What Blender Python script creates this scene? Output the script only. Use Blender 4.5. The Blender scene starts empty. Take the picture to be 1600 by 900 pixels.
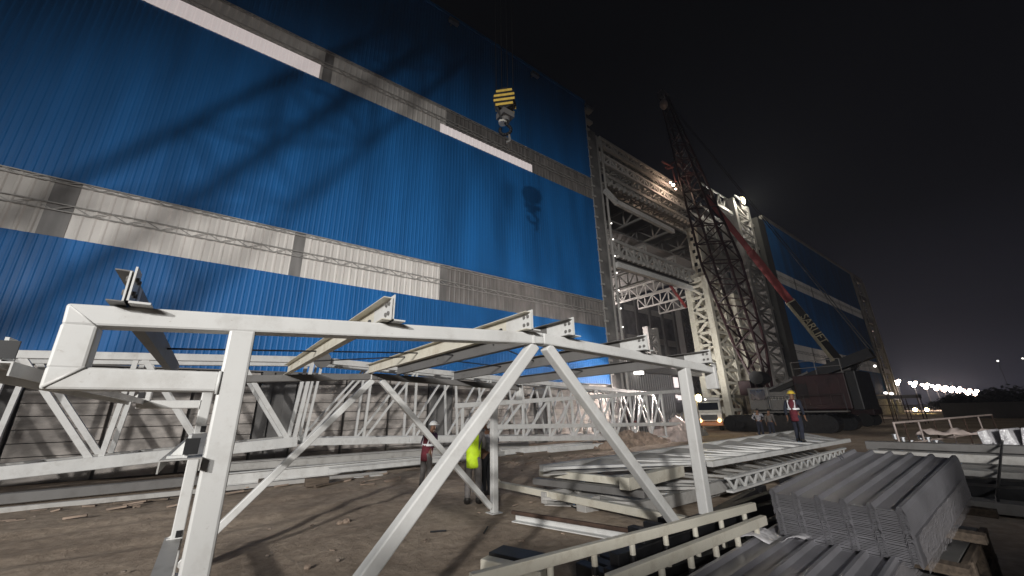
import bpy, math, random
from mathutils import Vector, Matrix
random.seed(7)
SC = bpy.context.scene
COL = SC.collection
V = Vector

# ------------------------------------------------------------------ camera model
FPX = 600.0; H = 1.7
def _n(v): return v / v.length
_up = _n(V((-39, 1853, 600))); _x = V((840, -176, 600)); _x = _n(_x - _up * _x.dot(_up))
_y = _x.cross(_up)
if -_y[0] + _y[2] < 0: _y = -_y
CM = Matrix((_x, _y, _up))            # rows: world axes in (right, up, forward)
def ray(px, py): return CM @ V((px - 800, 450 - py, FPX))
C0 = V((0, 0, H))
def onY(px, py, Y): r = ray(px, py); return C0 + r * (Y / r.y)
def onX(px, py, X): r = ray(px, py); return C0 + r * (X / r.x)
def onZ(px, py, Z): r = ray(px, py); return C0 + r * ((Z - H) / r.z)
def atD(px, py, D): return C0 + ray(px, py) * (D / FPX)

# ------------------------------------------------------------------ materials
MATS = {}
def mat(name, col, rough=.6, metal=0., noise=.15, scale=4., bump=0., bscale=20., emit=None, estr=0., spec=.5, detail=6., stretch=None, col2=None):
    m = bpy.data.materials.new(name); m.use_nodes = True
    nt = m.node_tree; b = nt.nodes['Principled BSDF']; L = nt.links.new
    b.inputs['Roughness'].default_value = rough; b.inputs['Metallic'].default_value = metal
    b.inputs['Specular IOR Level'].default_value = spec
    tc = nt.nodes.new('ShaderNodeTexCoord'); mp = nt.nodes.new('ShaderNodeMapping')
    L(tc.outputs['Object'], mp.inputs['Vector'])
    if stretch: mp.inputs['Scale'].default_value = stretch
    c1 = [max(0, c * (1 - noise)) for c in col]; c2 = col2 or [min(1, c * (1 + noise)) for c in col]
    nz = nt.nodes.new('ShaderNodeTexNoise'); nz.inputs['Scale'].default_value = scale; nz.inputs['Detail'].default_value = detail
    L(mp.outputs[0], nz.inputs['Vector'])
    rp = nt.nodes.new('ShaderNodeValToRGB')
    rp.color_ramp.elements[0].position = .35; rp.color_ramp.elements[1].position = .68
    rp.color_ramp.elements[0].color = (*c1, 1); rp.color_ramp.elements[1].color = (*c2, 1)
    L(nz.outputs['Fac'], rp.inputs['Fac']); L(rp.outputs['Color'], b.inputs['Base Color'])
    mr = nt.nodes.new('ShaderNodeMapRange'); mr.inputs['To Min'].default_value = max(.03, rough - .12); mr.inputs['To Max'].default_value = min(1, rough + .12)
    L(nz.outputs['Fac'], mr.inputs['Value']); L(mr.outputs[0], b.inputs['Roughness'])
    if bump:
        n2 = nt.nodes.new('ShaderNodeTexNoise'); n2.inputs['Scale'].default_value = bscale; n2.inputs['Detail'].default_value = 8
        L(mp.outputs[0], n2.inputs['Vector'])
        bp = nt.nodes.new('ShaderNodeBump'); bp.inputs['Strength'].default_value = bump; bp.inputs['Distance'].default_value = .05
        L(n2.outputs['Fac'], bp.inputs['Height']); L(bp.outputs[0], b.inputs['Normal'])
    if emit:
        b.inputs['Emission Color'].default_value = (*emit, 1); b.inputs['Emission Strength'].default_value = estr
    MATS[name] = m
    return m
def smat(name, col, dirt, amount=.5, rough=.45, metal=0., scale=3., stretch=(1, 1, .25)):
    """painted steel with dirt blotches and runs"""
    m = mat(name, col, rough, metal, .06, scale, stretch=stretch)
    nt = m.node_tree; L = nt.links.new; b = nt.nodes['Principled BSDF']
    old = b.inputs['Base Color'].links[0].from_socket
    tc = nt.nodes.new('ShaderNodeTexCoord')
    n2 = nt.nodes.new('ShaderNodeTexNoise'); n2.inputs['Scale'].default_value = 4; n2.inputs['Detail'].default_value = 8; n2.inputs['Roughness'].default_value = .7
    L(tc.outputs['Object'], n2.inputs['Vector'])
    r2 = nt.nodes.new('ShaderNodeValToRGB'); r2.color_ramp.elements[0].position = .5; r2.color_ramp.elements[1].position = .75
    r2.color_ramp.elements[0].color = (0, 0, 0, 1); r2.color_ramp.elements[1].color = (amount,) * 3 + (1,)
    L(n2.outputs['Fac'], r2.inputs['Fac'])
    mx = nt.nodes.new('ShaderNodeMixRGB'); mx.inputs['Color2'].default_value = (*dirt, 1)
    L(r2.outputs['Color'], mx.inputs['Fac']); L(old, mx.inputs['Color1'])
    n3 = nt.nodes.new('ShaderNodeTexNoise'); n3.inputs['Scale'].default_value = 38; n3.inputs['Detail'].default_value = 6; n3.inputs['Roughness'].default_value = .75
    L(tc.outputs['Object'], n3.inputs['Vector'])
    r3 = nt.nodes.new('ShaderNodeValToRGB'); r3.color_ramp.elements[0].position = .62; r3.color_ramp.elements[1].position = .74
    r3.color_ramp.elements[0].color = (0, 0, 0, 1); r3.color_ramp.elements[1].color = (.55, .55, .55, 1)
    L(n3.outputs['Fac'], r3.inputs['Fac'])
    m2 = nt.nodes.new('ShaderNodeMixRGB'); m2.inputs['Color2'].default_value = (dirt[0] * .6, dirt[1] * .5, dirt[2] * .42, 1)
    L(r3.outputs['Color'], m2.inputs['Fac']); L(mx.outputs[0], m2.inputs['Color1']); L(m2.outputs[0], b.inputs['Base Color'])
    return m
WHITE = smat('white_primer', (.655, .655, .64), (.40, .38, .35), .6, .42)
CREAM = smat('cream_primer', (.64, .61, .52), (.30, .24, .16), .6, .5)
GREYST = smat('grey_primer', (.42, .41, .39), (.18, .16, .14), .6, .5)
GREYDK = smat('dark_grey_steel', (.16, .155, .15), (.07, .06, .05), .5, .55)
BLACKST = mat('black_steel', (.018, .018, .02), .5, .3, .4, 6)
GALV = mat('galvanised', (.40, .41, .43), .38, .75, .22, 12)
SHEET = mat('sheet_steel', (.35, .345, .37), .33, .45, .14, 3)
BLUE = mat('blue_sheet', (.012, .142, .42), .5, 0, .24, .6, spec=.35, stretch=(1, 1, .15))
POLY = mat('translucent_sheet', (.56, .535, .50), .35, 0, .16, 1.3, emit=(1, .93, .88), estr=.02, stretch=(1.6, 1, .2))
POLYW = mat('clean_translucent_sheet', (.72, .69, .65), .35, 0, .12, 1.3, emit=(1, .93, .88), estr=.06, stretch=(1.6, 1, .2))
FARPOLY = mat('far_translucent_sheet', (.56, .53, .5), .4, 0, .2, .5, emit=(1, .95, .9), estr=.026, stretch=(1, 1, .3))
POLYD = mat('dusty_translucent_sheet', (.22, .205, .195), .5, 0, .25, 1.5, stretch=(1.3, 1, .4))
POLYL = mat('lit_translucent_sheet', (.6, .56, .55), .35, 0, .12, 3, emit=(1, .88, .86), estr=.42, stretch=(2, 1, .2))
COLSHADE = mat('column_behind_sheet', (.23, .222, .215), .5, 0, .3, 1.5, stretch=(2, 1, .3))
CONC = mat('precast_concrete', (.43, .395, .365), .85, 0, .38, 1.6, bump=.35, bscale=9, stretch=(1, 1, 2))
CONCG = mat('grey_concrete', (.17, .165, .16), .85, 0, .3, .9, bump=.2, bscale=6)
WOOD = mat('timber', (.13, .10, .075), .8, 0, .35, 5, bump=.2, bscale=30, stretch=(1, 8, 8))
RUST = mat('rusty_steel', (.07, .042, .03), .8, .1, .4, 8, bump=.2, bscale=40)
REDDK = mat('dark_red_paint', (.024, .0065, .008), .5, 0, .35, 1.5)
REDBOOM = mat('red_boom_paint', (.24, .035, .035), .45, 0, .2, 1.5)
CREAMP = mat('cream_boom_paint', (.42, .38, .27), .5, 0, .2, 2)
BLACKP = mat('black_paint', (.012, .012, .013), .5, 0, .3, 5)
YELLOW = mat('yellow_paint', (.72, .50, .10), .45, 0, .15, 9)
RUBBER = mat('rubber', (.02, .02, .02), .85)
GLASS = mat('dark_glass', (.02, .022, .03), .08, 0, .1, 2, spec=.8)
TARP = mat('pale_tarpaulin', (.55, .46, .42), .7, 0, .2, 3, bump=.5, bscale=5)
PLASTIC = mat('white_plastic_film', (.62, .61, .63), .16, 0, .2, 6, bump=.6, bscale=14, spec=.8)
WHITEP = mat('white_vehicle_paint', (.62, .60, .55), .35, 0, .12, 4)
ORANGE = mat('orange_paint', (.5, .16, .03), .4, 0, .15, 5)
LEAF = mat('foliage', (.012, .018, .011), .8, 0, .4, 5)
BARK = mat('bark', (.08, .06, .045), .9, 0, .3, 8)
SKIN = mat('skin', (.20, .105, .065), .6, 0, .1, 8)
MAROON = mat('maroon_cloth', (.13, .018, .028), .85, 0, .25, 12)
HIVIS = mat('yellow_vest_cloth', (.55, .78, .02), .7, 0, .15, 9)
REFL = mat('reflective_tape', (.85, .85, .86), .3, .1, .05, 9)
DENIM = mat('dark_blue_cloth', (.022, .026, .042), .9, 0, .3, 12)
GREYCL = mat('grey_cloth', (.13, .12, .115), .9, 0, .25, 12)
SHIRT = mat('grey_striped_shirt', (.28, .28, .31), .85, 0, .4, 14)
BLACKCL = mat('black_cloth', (.014, .014, .017), .9, 0, .25, 12)
PURPLE = mat('purple_cloth', (.06, .025, .06), .9, 0, .2, 12)
HELMY = mat('yellow_helmet', (.72, .52, .06), .35, 0, .08, 9)
HELMW = mat('white_helmet', (.75, .75, .74), .35, 0, .08, 9)
BOOT = mat('boot_leather', (.02, .018, .016), .6)
CLAD = mat('brown_roof_sheet', (.10, .095, .09), .6, .2, .3, 2)
def emat(name, col, s): return mat(name, (.8, .8, .8), .5, 0, 0, 2, emit=col, estr=s)
LAMPW = emat('lamp_white', (1, .82, .66), 60)
LAMPP = emat('lamp_pink', (1, .70, .54), 55)
LAMPY = emat('lamp_yellow', (1, .78, .35), 40)
LAMPS = emat('lamp_small', (1, .95, .88), 3.2)
SPARK = emat('weld_spark', (1, .72, .55), 26)
WINLIT = emat('lit_window', (1, .88, .84), 1.15)
LAMPO = emat('indicator_orange', (1, .55, .2), 5)

def ground_mat():
    m = bpy.data.materials.new('site_dirt'); m.use_nodes = True
    nt = m.node_tree; L = nt.links.new; b = nt.nodes['Principled BSDF']; b.inputs['Roughness'].default_value = .95
    b.inputs['Specular IOR Level'].default_value = .15
    tc = nt.nodes.new('ShaderNodeTexCoord')
    def nz(s, d, r=.6):
        n = nt.nodes.new('ShaderNodeTexNoise'); n.inputs['Scale'].default_value = s; n.inputs['Detail'].default_value = d; n.inputs['Roughness'].default_value = r
        L(tc.outputs['Object'], n.inputs['Vector']); return n
    a, c, e = nz(.35, 6), nz(5, 10, .7), nz(28, 8, .75)
    r1 = nt.nodes.new('ShaderNodeValToRGB'); r1.color_ramp.elements[0].color = (.35, .285, .225, 1); r1.color_ramp.elements[1].color = (.55, .46, .37, 1)
    r1.color_ramp.elements[0].position = .35; r1.color_ramp.elements[1].position = .68
    L(a.outputs['Fac'], r1.inputs['Fac'])
    r2 = nt.nodes.new('ShaderNodeValToRGB'); r2.color_ramp.elements[0].color = (.62, .6, .58, 1); r2.color_ramp.elements[1].color = (1.12, 1.1, 1.08, 1)
    r2.color_ramp.elements[0].position = .3; r2.color_ramp.elements[1].position = .66
    L(c.outputs['Fac'], r2.inputs['Fac'])
    mx = nt.nodes.new('ShaderNodeMixRGB'); mx.blend_type = 'MULTIPLY'; mx.inputs['Fac'].default_value = 1
    L(r1.outputs[0], mx.inputs['Color1']); L(r2.outputs[0], mx.inputs['Color2'])
    L(mx.outputs[0], b.inputs['Base Color'])
    ad = nt.nodes.new('ShaderNodeMath'); ad.operation = 'MULTIPLY_ADD'; ad.inputs[1].default_value = .25
    L(e.outputs['Fac'], ad.inputs[0]); L(c.outputs['Fac'], ad.inputs[2])
    bp = nt.nodes.new('ShaderNodeBump'); bp.inputs['Strength'].default_value = .7; bp.inputs['Distance'].default_value = .07
    L(ad.outputs[0], bp.inputs['Height']); L(bp.outputs[0], b.inputs['Normal'])
    return m
DIRT = ground_mat()

# ------------------------------------------------------------------ mesh helpers
ORG = {}
class MB:
    def __init__(s): s.v = []; s.f = []
    def add(s, vs, fs):
        n = len(s.v); s.v += [V(v) for v in vs]; s.f += [tuple(i + n for i in f) for f in fs]; return s
    def box(s, lo, hi):
        (a, b, c), (d, e, f) = lo, hi
        return s.add([(a, b, c), (d, b, c), (d, e, c), (a, e, c), (a, b, f), (d, b, f), (d, e, f), (a, e, f)],
                     [(3, 2, 1, 0), (4, 5, 6, 7), (0, 1, 5, 4), (1, 2, 6, 5), (2, 3, 7, 6), (3, 0, 4, 7)])
    def bar(s, p, q, w, h=None, up=(0, 0, 1)):
        """box section from p to q; h along up, w sideways"""
        h = w if h is None else h
        p, q = V(p), V(q); d = (q - p).normalized(); u = V(up)
        if abs(d.dot(u)) > .985: u = V((0, 1, 0)) if abs(d.y) < .9 else V((1, 0, 0))
        sd = d.cross(u).normalized(); u = sd.cross(d).normalized()
        a, b = sd * w / 2, u * h / 2
        vs = [p - a - b, p + a - b, p + a + b, p - a + b, q - a - b, q + a - b, q + a + b, q - a + b]
        return s.add(vs, [(0, 1, 2, 3), (7, 6, 5, 4), (0, 4, 5, 1), (1, 5, 6, 2), (2, 6, 7, 3), (3, 7, 4, 0)])
    def tube(s, p, q, r, n=8, r2=None):
        p, q = V(p), V(q); r2 = r if r2 is None else r2
        d = (q - p).normalized(); u = V((0, 0, 1)) if abs(d.z) < .9 else V((1, 0, 0))
        a = d.cross(u).normalized(); b = a.cross(d).normalized(); vs = []
        for c, rr in ((p, r), (q, r2)):
            vs += [c + (a * math.cos(2 * math.pi * i / n) + b * math.sin(2 * math.pi * i / n)) * rr for i in range(n)]
        fs = [(i, (i + 1) % n, n + (i + 1) % n, n + i) for i in range(n)] + [tuple(range(n))[::-1], tuple(range(n, 2 * n))]
        return s.add(vs, fs)
    def path(s, pts, r, n=6):
        for a, b in zip(pts, pts[1:]): s.tube(a, b, r, n)
        return s
    def extr(s, prof, p, q, side, up):
        """closed 2-D outline (side, up) swept from p to q"""
        p, q, a, b = V(p), V(q), V(side).normalized(), V(up).normalized(); n = len(prof)
        vs = [p + a * x + b * y for x, y in prof] + [q + a * x + b * y for x, y in prof]
        fs = [(i, (i + 1) % n, n + (i + 1) % n, n + i) for i in range(n)] + [tuple(range(n))[::-1], tuple(range(n, 2 * n))]
        return s.add(vs, fs)
    def ribbon(s, prof, p, q, side, up, th):
        """open profile swept from p to q as a sheet of thickness th (offset along up)"""
        p, q, a, b = V(p), V(q), V(side).normalized(), V(up).normalized(); n = len(prof)
        vs = []
        for o in (0, -th):
            for e in (p, q): vs += [e + a * x + b * (y + o) for x, y in prof]
        fs = []
        for i in range(n - 1):
            fs += [(i, i + 1, n + i + 1, n + i), (2 * n + i + 1, 2 * n + i, 3 * n + i, 3 * n + i + 1),
                   (i + 1, i, 2 * n + i, 2 * n + i + 1), (n + i, n + i + 1, 3 * n + i + 1, 3 * n + i)]
        fs += [(0, n, 3 * n, 2 * n), (n - 1, 3 * n - 1, 4 * n - 1, 2 * n - 1)]
        return s.add(vs, fs)
    def ball(s, c, r, nu=10, nv=7, sc=(1, 1, 1), vmin=-1.):
        c = V(c); vs = []; fs = []
        for j in range(nv + 1):
            t = math.asin(max(-1, vmin)) + (math.pi / 2 - math.asin(max(-1, vmin))) * j / nv
            for i in range(nu):
                a = 2 * math.pi * i / nu
                vs.append(c + V((math.cos(t) * math.cos(a) * r * sc[0], math.cos(t) * math.sin(a) * r * sc[1], math.sin(t) * r * sc[2])))
        for j in range(nv):
            for i in range(nu): fs.append((j * nu + i, j * nu + (i + 1) % nu, (j + 1) * nu + (i + 1) % nu, (j + 1) * nu + i))
        return s.add(vs, fs)
    def build(s, name, m, parent=None, bevel=0, smooth=False, sub=0):
        off = ORG.get(parent, V((0, 0, 0))) if parent else V((0, 0, 0))
        me = bpy.data.meshes.new(name)
        me.from_pydata([tuple(v - off) for v in s.v], [], s.f); me.update()
        me.materials.append(m)
        if smooth:
            for p in me.polygons: p.use_smooth = True
        o = bpy.data.objects.new(name, me); COL.objects.link(o)
        if parent: o.parent = parent
        ORG[o] = off
        if bevel:
            b = o.modifiers.new('bevel', 'BEVEL'); b.width = bevel; b.segments = 2; b.limit_method = 'ANGLE'
        return o
def tag(o, label, cat, group=None, kind=None):
    if label: o['label'] = label
    if cat: o['category'] = cat
    if group: o['group'] = group
    if kind: o['kind'] = kind
    return o
def thing(name, label, cat, loc, group=None):
    o = bpy.data.objects.new(name, None); o.empty_display_size = .2; COL.objects.link(o); o.location = loc
    ORG[o] = V(loc); return tag(o, label, cat, group)
def single(name, mb, m, label, cat, group=None, bevel=0, smooth=False):
    """a thing made of one mesh: origin at its base"""
    n = len(mb.v); c = sum(mb.v, V()) / n; c.z = min(v.z for v in mb.v)
    o = mb.build(name, m, None, bevel, smooth)
    for v in o.data.vertices: v.co -= c
    o.location = c; ORG[o] = c
    return tag(o, label, cat, group)
def copy_tree(o, parent=None):
    c = o.copy(); COL.objects.link(c)
    if parent: c.parent = parent
    for ch in list(o.children): copy_tree(ch, c)
    return c
def lerp(a, b, t): return V(a) + (V(b) - V(a)) * t
def lacing(mb, a0, a1, b0, b1, n, w, h=None, posts=True, up=(0, 1, 0), flip=0):
    """zigzag (and posts) between chord a and chord b"""
    for i in range(n):
        p, q = (lerp(a0, a1, i / n), lerp(b0, b1, (i + 1) / n)) if (i + flip) % 2 == 0 else (lerp(b0, b1, i / n), lerp(a0, a1, (i + 1) / n))
        mb.bar(p, q, w, h or w, up)
        if posts: mb.bar(lerp(a0, a1, i / n), lerp(b0, b1, i / n), w, h or w, up)
    if posts: mb.bar(a1, b1, w, h or w, up)
    return mb
def box_lattice(mb_ch, mb_lc, c0, c1, n, cw, lw):
    """four-chord lattice: c0, c1 are lists of four corners"""
    for i in range(4):
        mb_ch.bar(c0[i], c1[i], cw)
        j = (i + 1) % 4
        lacing(mb_lc, c0[i], c1[i], c0[j], c1[j], n, lw, posts=True, flip=i, up=(0, 0, 1) if abs((V(c1[0]) - V(c0[0])).normalized().z) < .8 else (0, 1, 0))

# ------------------------------------------------------------------ ground
def ground():
    mb = MB(); n = 60
    def h(x, y):
        d = math.hypot(x - 3, y - 8)
        a = .028 * math.sin(x * .9 + 1.3 * math.sin(y * .6)) * math.cos(y * .75) + .018 * math.sin(2.3 * x + y) * math.sin(1.9 * y - x)
        r = 0
        for yc in (8.6 + .25 * math.sin(x * .35), 10.4 + .25 * math.sin(x * .35)): r -= .05 * math.exp(-((y - yc) / .22) ** 2) - .02 * math.exp(-((abs(y - yc) - .42) / .15) ** 2)
        return (a + r * .8) * max(0, min(1, (26 - d) / 10)) - .01
    xs = [-900, -400, -150, -60] + [-30 + i * .6 for i in range(40)] + [-6 + i * .16 for i in range(150)] + [18 + i * .6 for i in range(56)] + [60, 90, 150, 300, 600, 1400]
    ys = [-700, -300, -100, -40] + [-14 + i * .6 for i in range(26)] + [1.6 + i * .13 for i in range(88)] + [13.1 + i * .6 for i in range(15)] + [30, 60, 120, 300, 700]
    vs = [(x, y, h(x, y)) for y in ys for x in xs]; w = len(xs)
    mb.add(vs, [(j * w + i, j * w + i + 1, (j + 1) * w + i + 1, (j + 1) * w + i) for j in range(len(ys) - 1) for i in range(w - 1)])
    o = mb.build('ground', DIRT, smooth=True); o['kind'] = 'structure'
ground()
exec_order = []

# ------------------------------------------------------------------ near hall
def corr(mb, x0, x1, z0, z1, y, pitch=.21, d=.011):
    pr = []; x = x0
    while x < x1 - 1e-6:
        for fx, fy in ((0, 0), (.55, 0), (.7, d), (.85, d)):
            if x + fx * pitch < x1: pr.append((x + fx * pitch, fy))
        x += pitch
    pr.append((x1, 0))
    mb.ribbon(pr, (0, y, z0), (0, y, z1), (1, 0, 0), (0, -1, 0), .004)
DW = 18.0
def girt(mb, x0, x1, z, y, h=.24, n=None):
    n = n or int((x1 - x0) / .45)
    mb.bar((x0, y, z), (x1, y, z), .03, .035); mb.bar((x0, y, z + h), (x1, y, z + h), .03, .035)
    for i in range(n):
        a = (x0 + (x1 - x0) * i / n, y, z + (0 if i % 2 else h)); b = (x0 + (x1 - x0) * (i + 1) / n, y, z + (h if i % 2 else 0))
        mb.bar(a, b, .025)
NX0, NX1 = -22.0, 22.1
def near_hall():
    t = thing('factory_hall', 'tall near hall of bright blue sheet with two pale bands above a concrete plank base', 'factory hall', (0, DW, 0))
    for z0, z1 in ((3.42, 7.46), (9.5, 18.1), (20.05, 28.1)):
        mb = MB(); corr(mb, NX0, NX1, z0, z1, DW); mb.build('blue_cladding', BLUE, t)
    # translucent bands, in bays; an opaque column stands behind each joint
    cols = [-19.2, -12.2, -5.2, 1.85, 8.9, 15.6]
    for bi, (z0, z1) in enumerate(((7.46, 9.5), (18.1, 20.05))):
        x = NX0
        for k, c in enumerate(cols + [NX1 + .4]):
            w = .62 if c < 0 else .42
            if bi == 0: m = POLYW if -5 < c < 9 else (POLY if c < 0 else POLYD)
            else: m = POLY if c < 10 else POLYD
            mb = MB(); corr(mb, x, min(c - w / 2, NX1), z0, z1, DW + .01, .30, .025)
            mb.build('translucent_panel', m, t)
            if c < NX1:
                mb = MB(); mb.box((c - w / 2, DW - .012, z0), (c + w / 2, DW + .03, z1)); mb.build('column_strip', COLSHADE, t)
            x = c + w / 2
        g = MB(); girt(g, NX0, NX1, (z0 + z1) / 2 - .13, DW - .07); girt(g, NX0, NX1, z1 - .16, DW - .07, .14)
        g.build('girt', GREYST, t)
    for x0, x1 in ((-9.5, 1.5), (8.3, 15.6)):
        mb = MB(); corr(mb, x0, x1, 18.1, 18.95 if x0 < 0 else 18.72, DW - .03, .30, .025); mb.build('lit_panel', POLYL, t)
    # plinth: precast planks between columns
    xs = [-19.2, -12.2, -5.2, 1.95, 8.95, 15.6]
    edges = [NX0] + xs + [NX1]
    for a, b in zip(edges, edges[1:]):
        n = 3; a2, b2 = a + .62, b - .62
        for k in range(n):
            p, q = a2 + (b2 - a2) * k / n, a2 + (b2 - a2) * (k + 1) / n
            mb = MB()
            for r in range(9):
                z = .02 + r * .372; o = random.uniform(0, .035)
                mb.box((p + .05, DW - .02 - o, z), (q - .05, DW + .2, z + .348))
            mb.build('precast_panel', CONC, t)
    mb = MB(); mb.box((NX0, DW + .12, 0), (NX1, DW + .3, 3.4)); mb.build('plinth_backing', GREYDK, t)
    for c in xs:
        mb = MB(); mb.box((c - .6, DW - .16, 0), (c - .22, DW + .1, 3.38)); mb.box((c + .22, DW - .16, 0), (c + .6, DW + .1, 3.38)); mb.box((c - .22, DW - .06, 0), (c + .22, DW + .1, 3.38))
        mb.build('base_column', CONCG, t)
    mb = MB(); mb.box((NX0, DW - .09, 3.385), (NX1, DW + .2, 3.43)); mb.build('drip_flashing', GREYDK, t)
    mb = MB(); mb.box((NX0, DW + .06, 3.43), (NX1 - .02, 60, 28.0)); mb.build('hall_body', CLAD, t)
    mb = MB(); mb.box((NX0, DW - .06, 28.0), (NX1 + .1, DW + .6, 28.22)); mb.build('eaves_gutter', BLUE, t)
    # corner: grey cladding support with cleats
    mb = MB(); mb.box((22.12, DW - .05, 0), (23.15, DW + .9, 25.2)); mb.build('corner_column', CONCG, t)
    mb = MB(); mb.box((23.2, DW + .0, 0), (23.45, DW + .5, 25.0)); mb.tube((23.75, DW - .1, 0), (23.75, DW - .1, 24.6), .1, 8); mb.build('corner_post', GREYST, t)
    mb = MB()
    for i in range(26):
        z = 1.2 + i * .95; mb.box((21.95, DW - .16, z), (22.3, DW - .05, z + .16))
    for z in (26.0, 27.2): mb.box((22.1, DW - .1, z), (22.9, DW + .3, z + .25))
    mb.box((22.05, DW - .06, 1.0), (22.11, DW + .05, 27.4)); mb.build('cladding_cleat', GREYST, t)
    for i in range(8):
        z = 6.2 + i * 1.45
        mb = MB(); mb.ball((23.78, DW - .24, z), .055, 8, 5); l = mb.build('marker_lamp', LAMPS, t)
    for px, py in ((709, 33), (836, 116), (921, 169)):
        p = onY(px, py, DW - .5)
        mb = MB(); mb.bar((p.x, DW, p.z + .1), (p.x, p.y, p.z), .07); mb.box((p.x - .35, p.y - .12, p.z - .2), (p.x + .35, p.y + .12, p.z + .12))
        f = mb.build('eaves_floodlight', GALV, t)
near_hall()

def far_hall():
    x0, x1 = 59.2, 101.5
    t = thing('factory_hall', 'farther dark blue hall beyond the open bay, with two grey bands along it', 'factory hall', (80, DW, 0))
    for z0, z1 in ((3.4, 7.4), (9.45, 17.95), (19.8, 27.6)):
        mb = MB(); corr(mb, x0, x1, z0, z1, DW, .3, .04); mb.build('blue_cladding', BLUE, t)
    for z0, z1 in ((7.4, 9.45), (17.95, 19.8)):
        for k in range(6):
            a, b = x0 + (x1 - x0) * k / 6, x0 + (x1 - x0) * (k + 1) / 6
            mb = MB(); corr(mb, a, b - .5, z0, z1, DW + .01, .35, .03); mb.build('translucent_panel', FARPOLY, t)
            mb = MB(); mb.box((b - .5, DW - .012, z0), (b, DW + .03, z1)); mb.build('column_strip', COLSHADE, t)
        g = MB(); girt(g, x0, x1, (z0 + z1) / 2 - .13, DW - .07, .3, 60); g.build('girt', GREYDK, t)
    mb = MB(); mb.box((x0, DW - .02, 0), (x1, DW + .2, 3.38)); mb.build('plinth_wall', CONC, t)
    mb = MB(); mb.box((x0, DW + .06, 3.4), (x1, DW + .3, 27.6)); mb.build('wall_lining', CLAD, t)
    mb = MB(); mb.box((x0, DW - .1, 27.6), (x1 + 9, DW + .4, 28.2)); mb.build('eaves_beam', GREYST, t)
    mb = MB(); mb.box((56.9, DW - .1, 0), (59.15, DW + .8, 27.2)); mb.build('end_column', mat('end_column_paint', (.05, .05, .047), .8), t)
    # the open end bay: lattice corner tower
    for xx in (102.2, 108.5):
        mb = MB(); lc = MB()
        box_lattice(mb, lc, [(xx, DW, 0), (xx + 2.2, DW, 0), (xx + 2.2, DW + 2, 0), (xx, DW + 2, 0)], [(xx, DW, 27.4), (xx + 2.2, DW, 27.4), (xx + 2.2, DW + 2, 27.4), (xx, DW + 2, 27.4)], 14, .42, .2)
        p = mb.build('end_tower', GREYST, t); lc.build('lacing', GREYST, p)
    mb = MB()
    for z in (3, 8, 13, 18, 23, 27): mb.bar((104, DW, z), (109, DW, z), .4, .9)
    mb.build('tie_beam', GREYDK, t)
    mb = MB(); mb.box((105, DW + 2, 0), (111, DW + 2.4, 27)); mb.build('end_wall', GREYDK, t)
far_hall()

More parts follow.
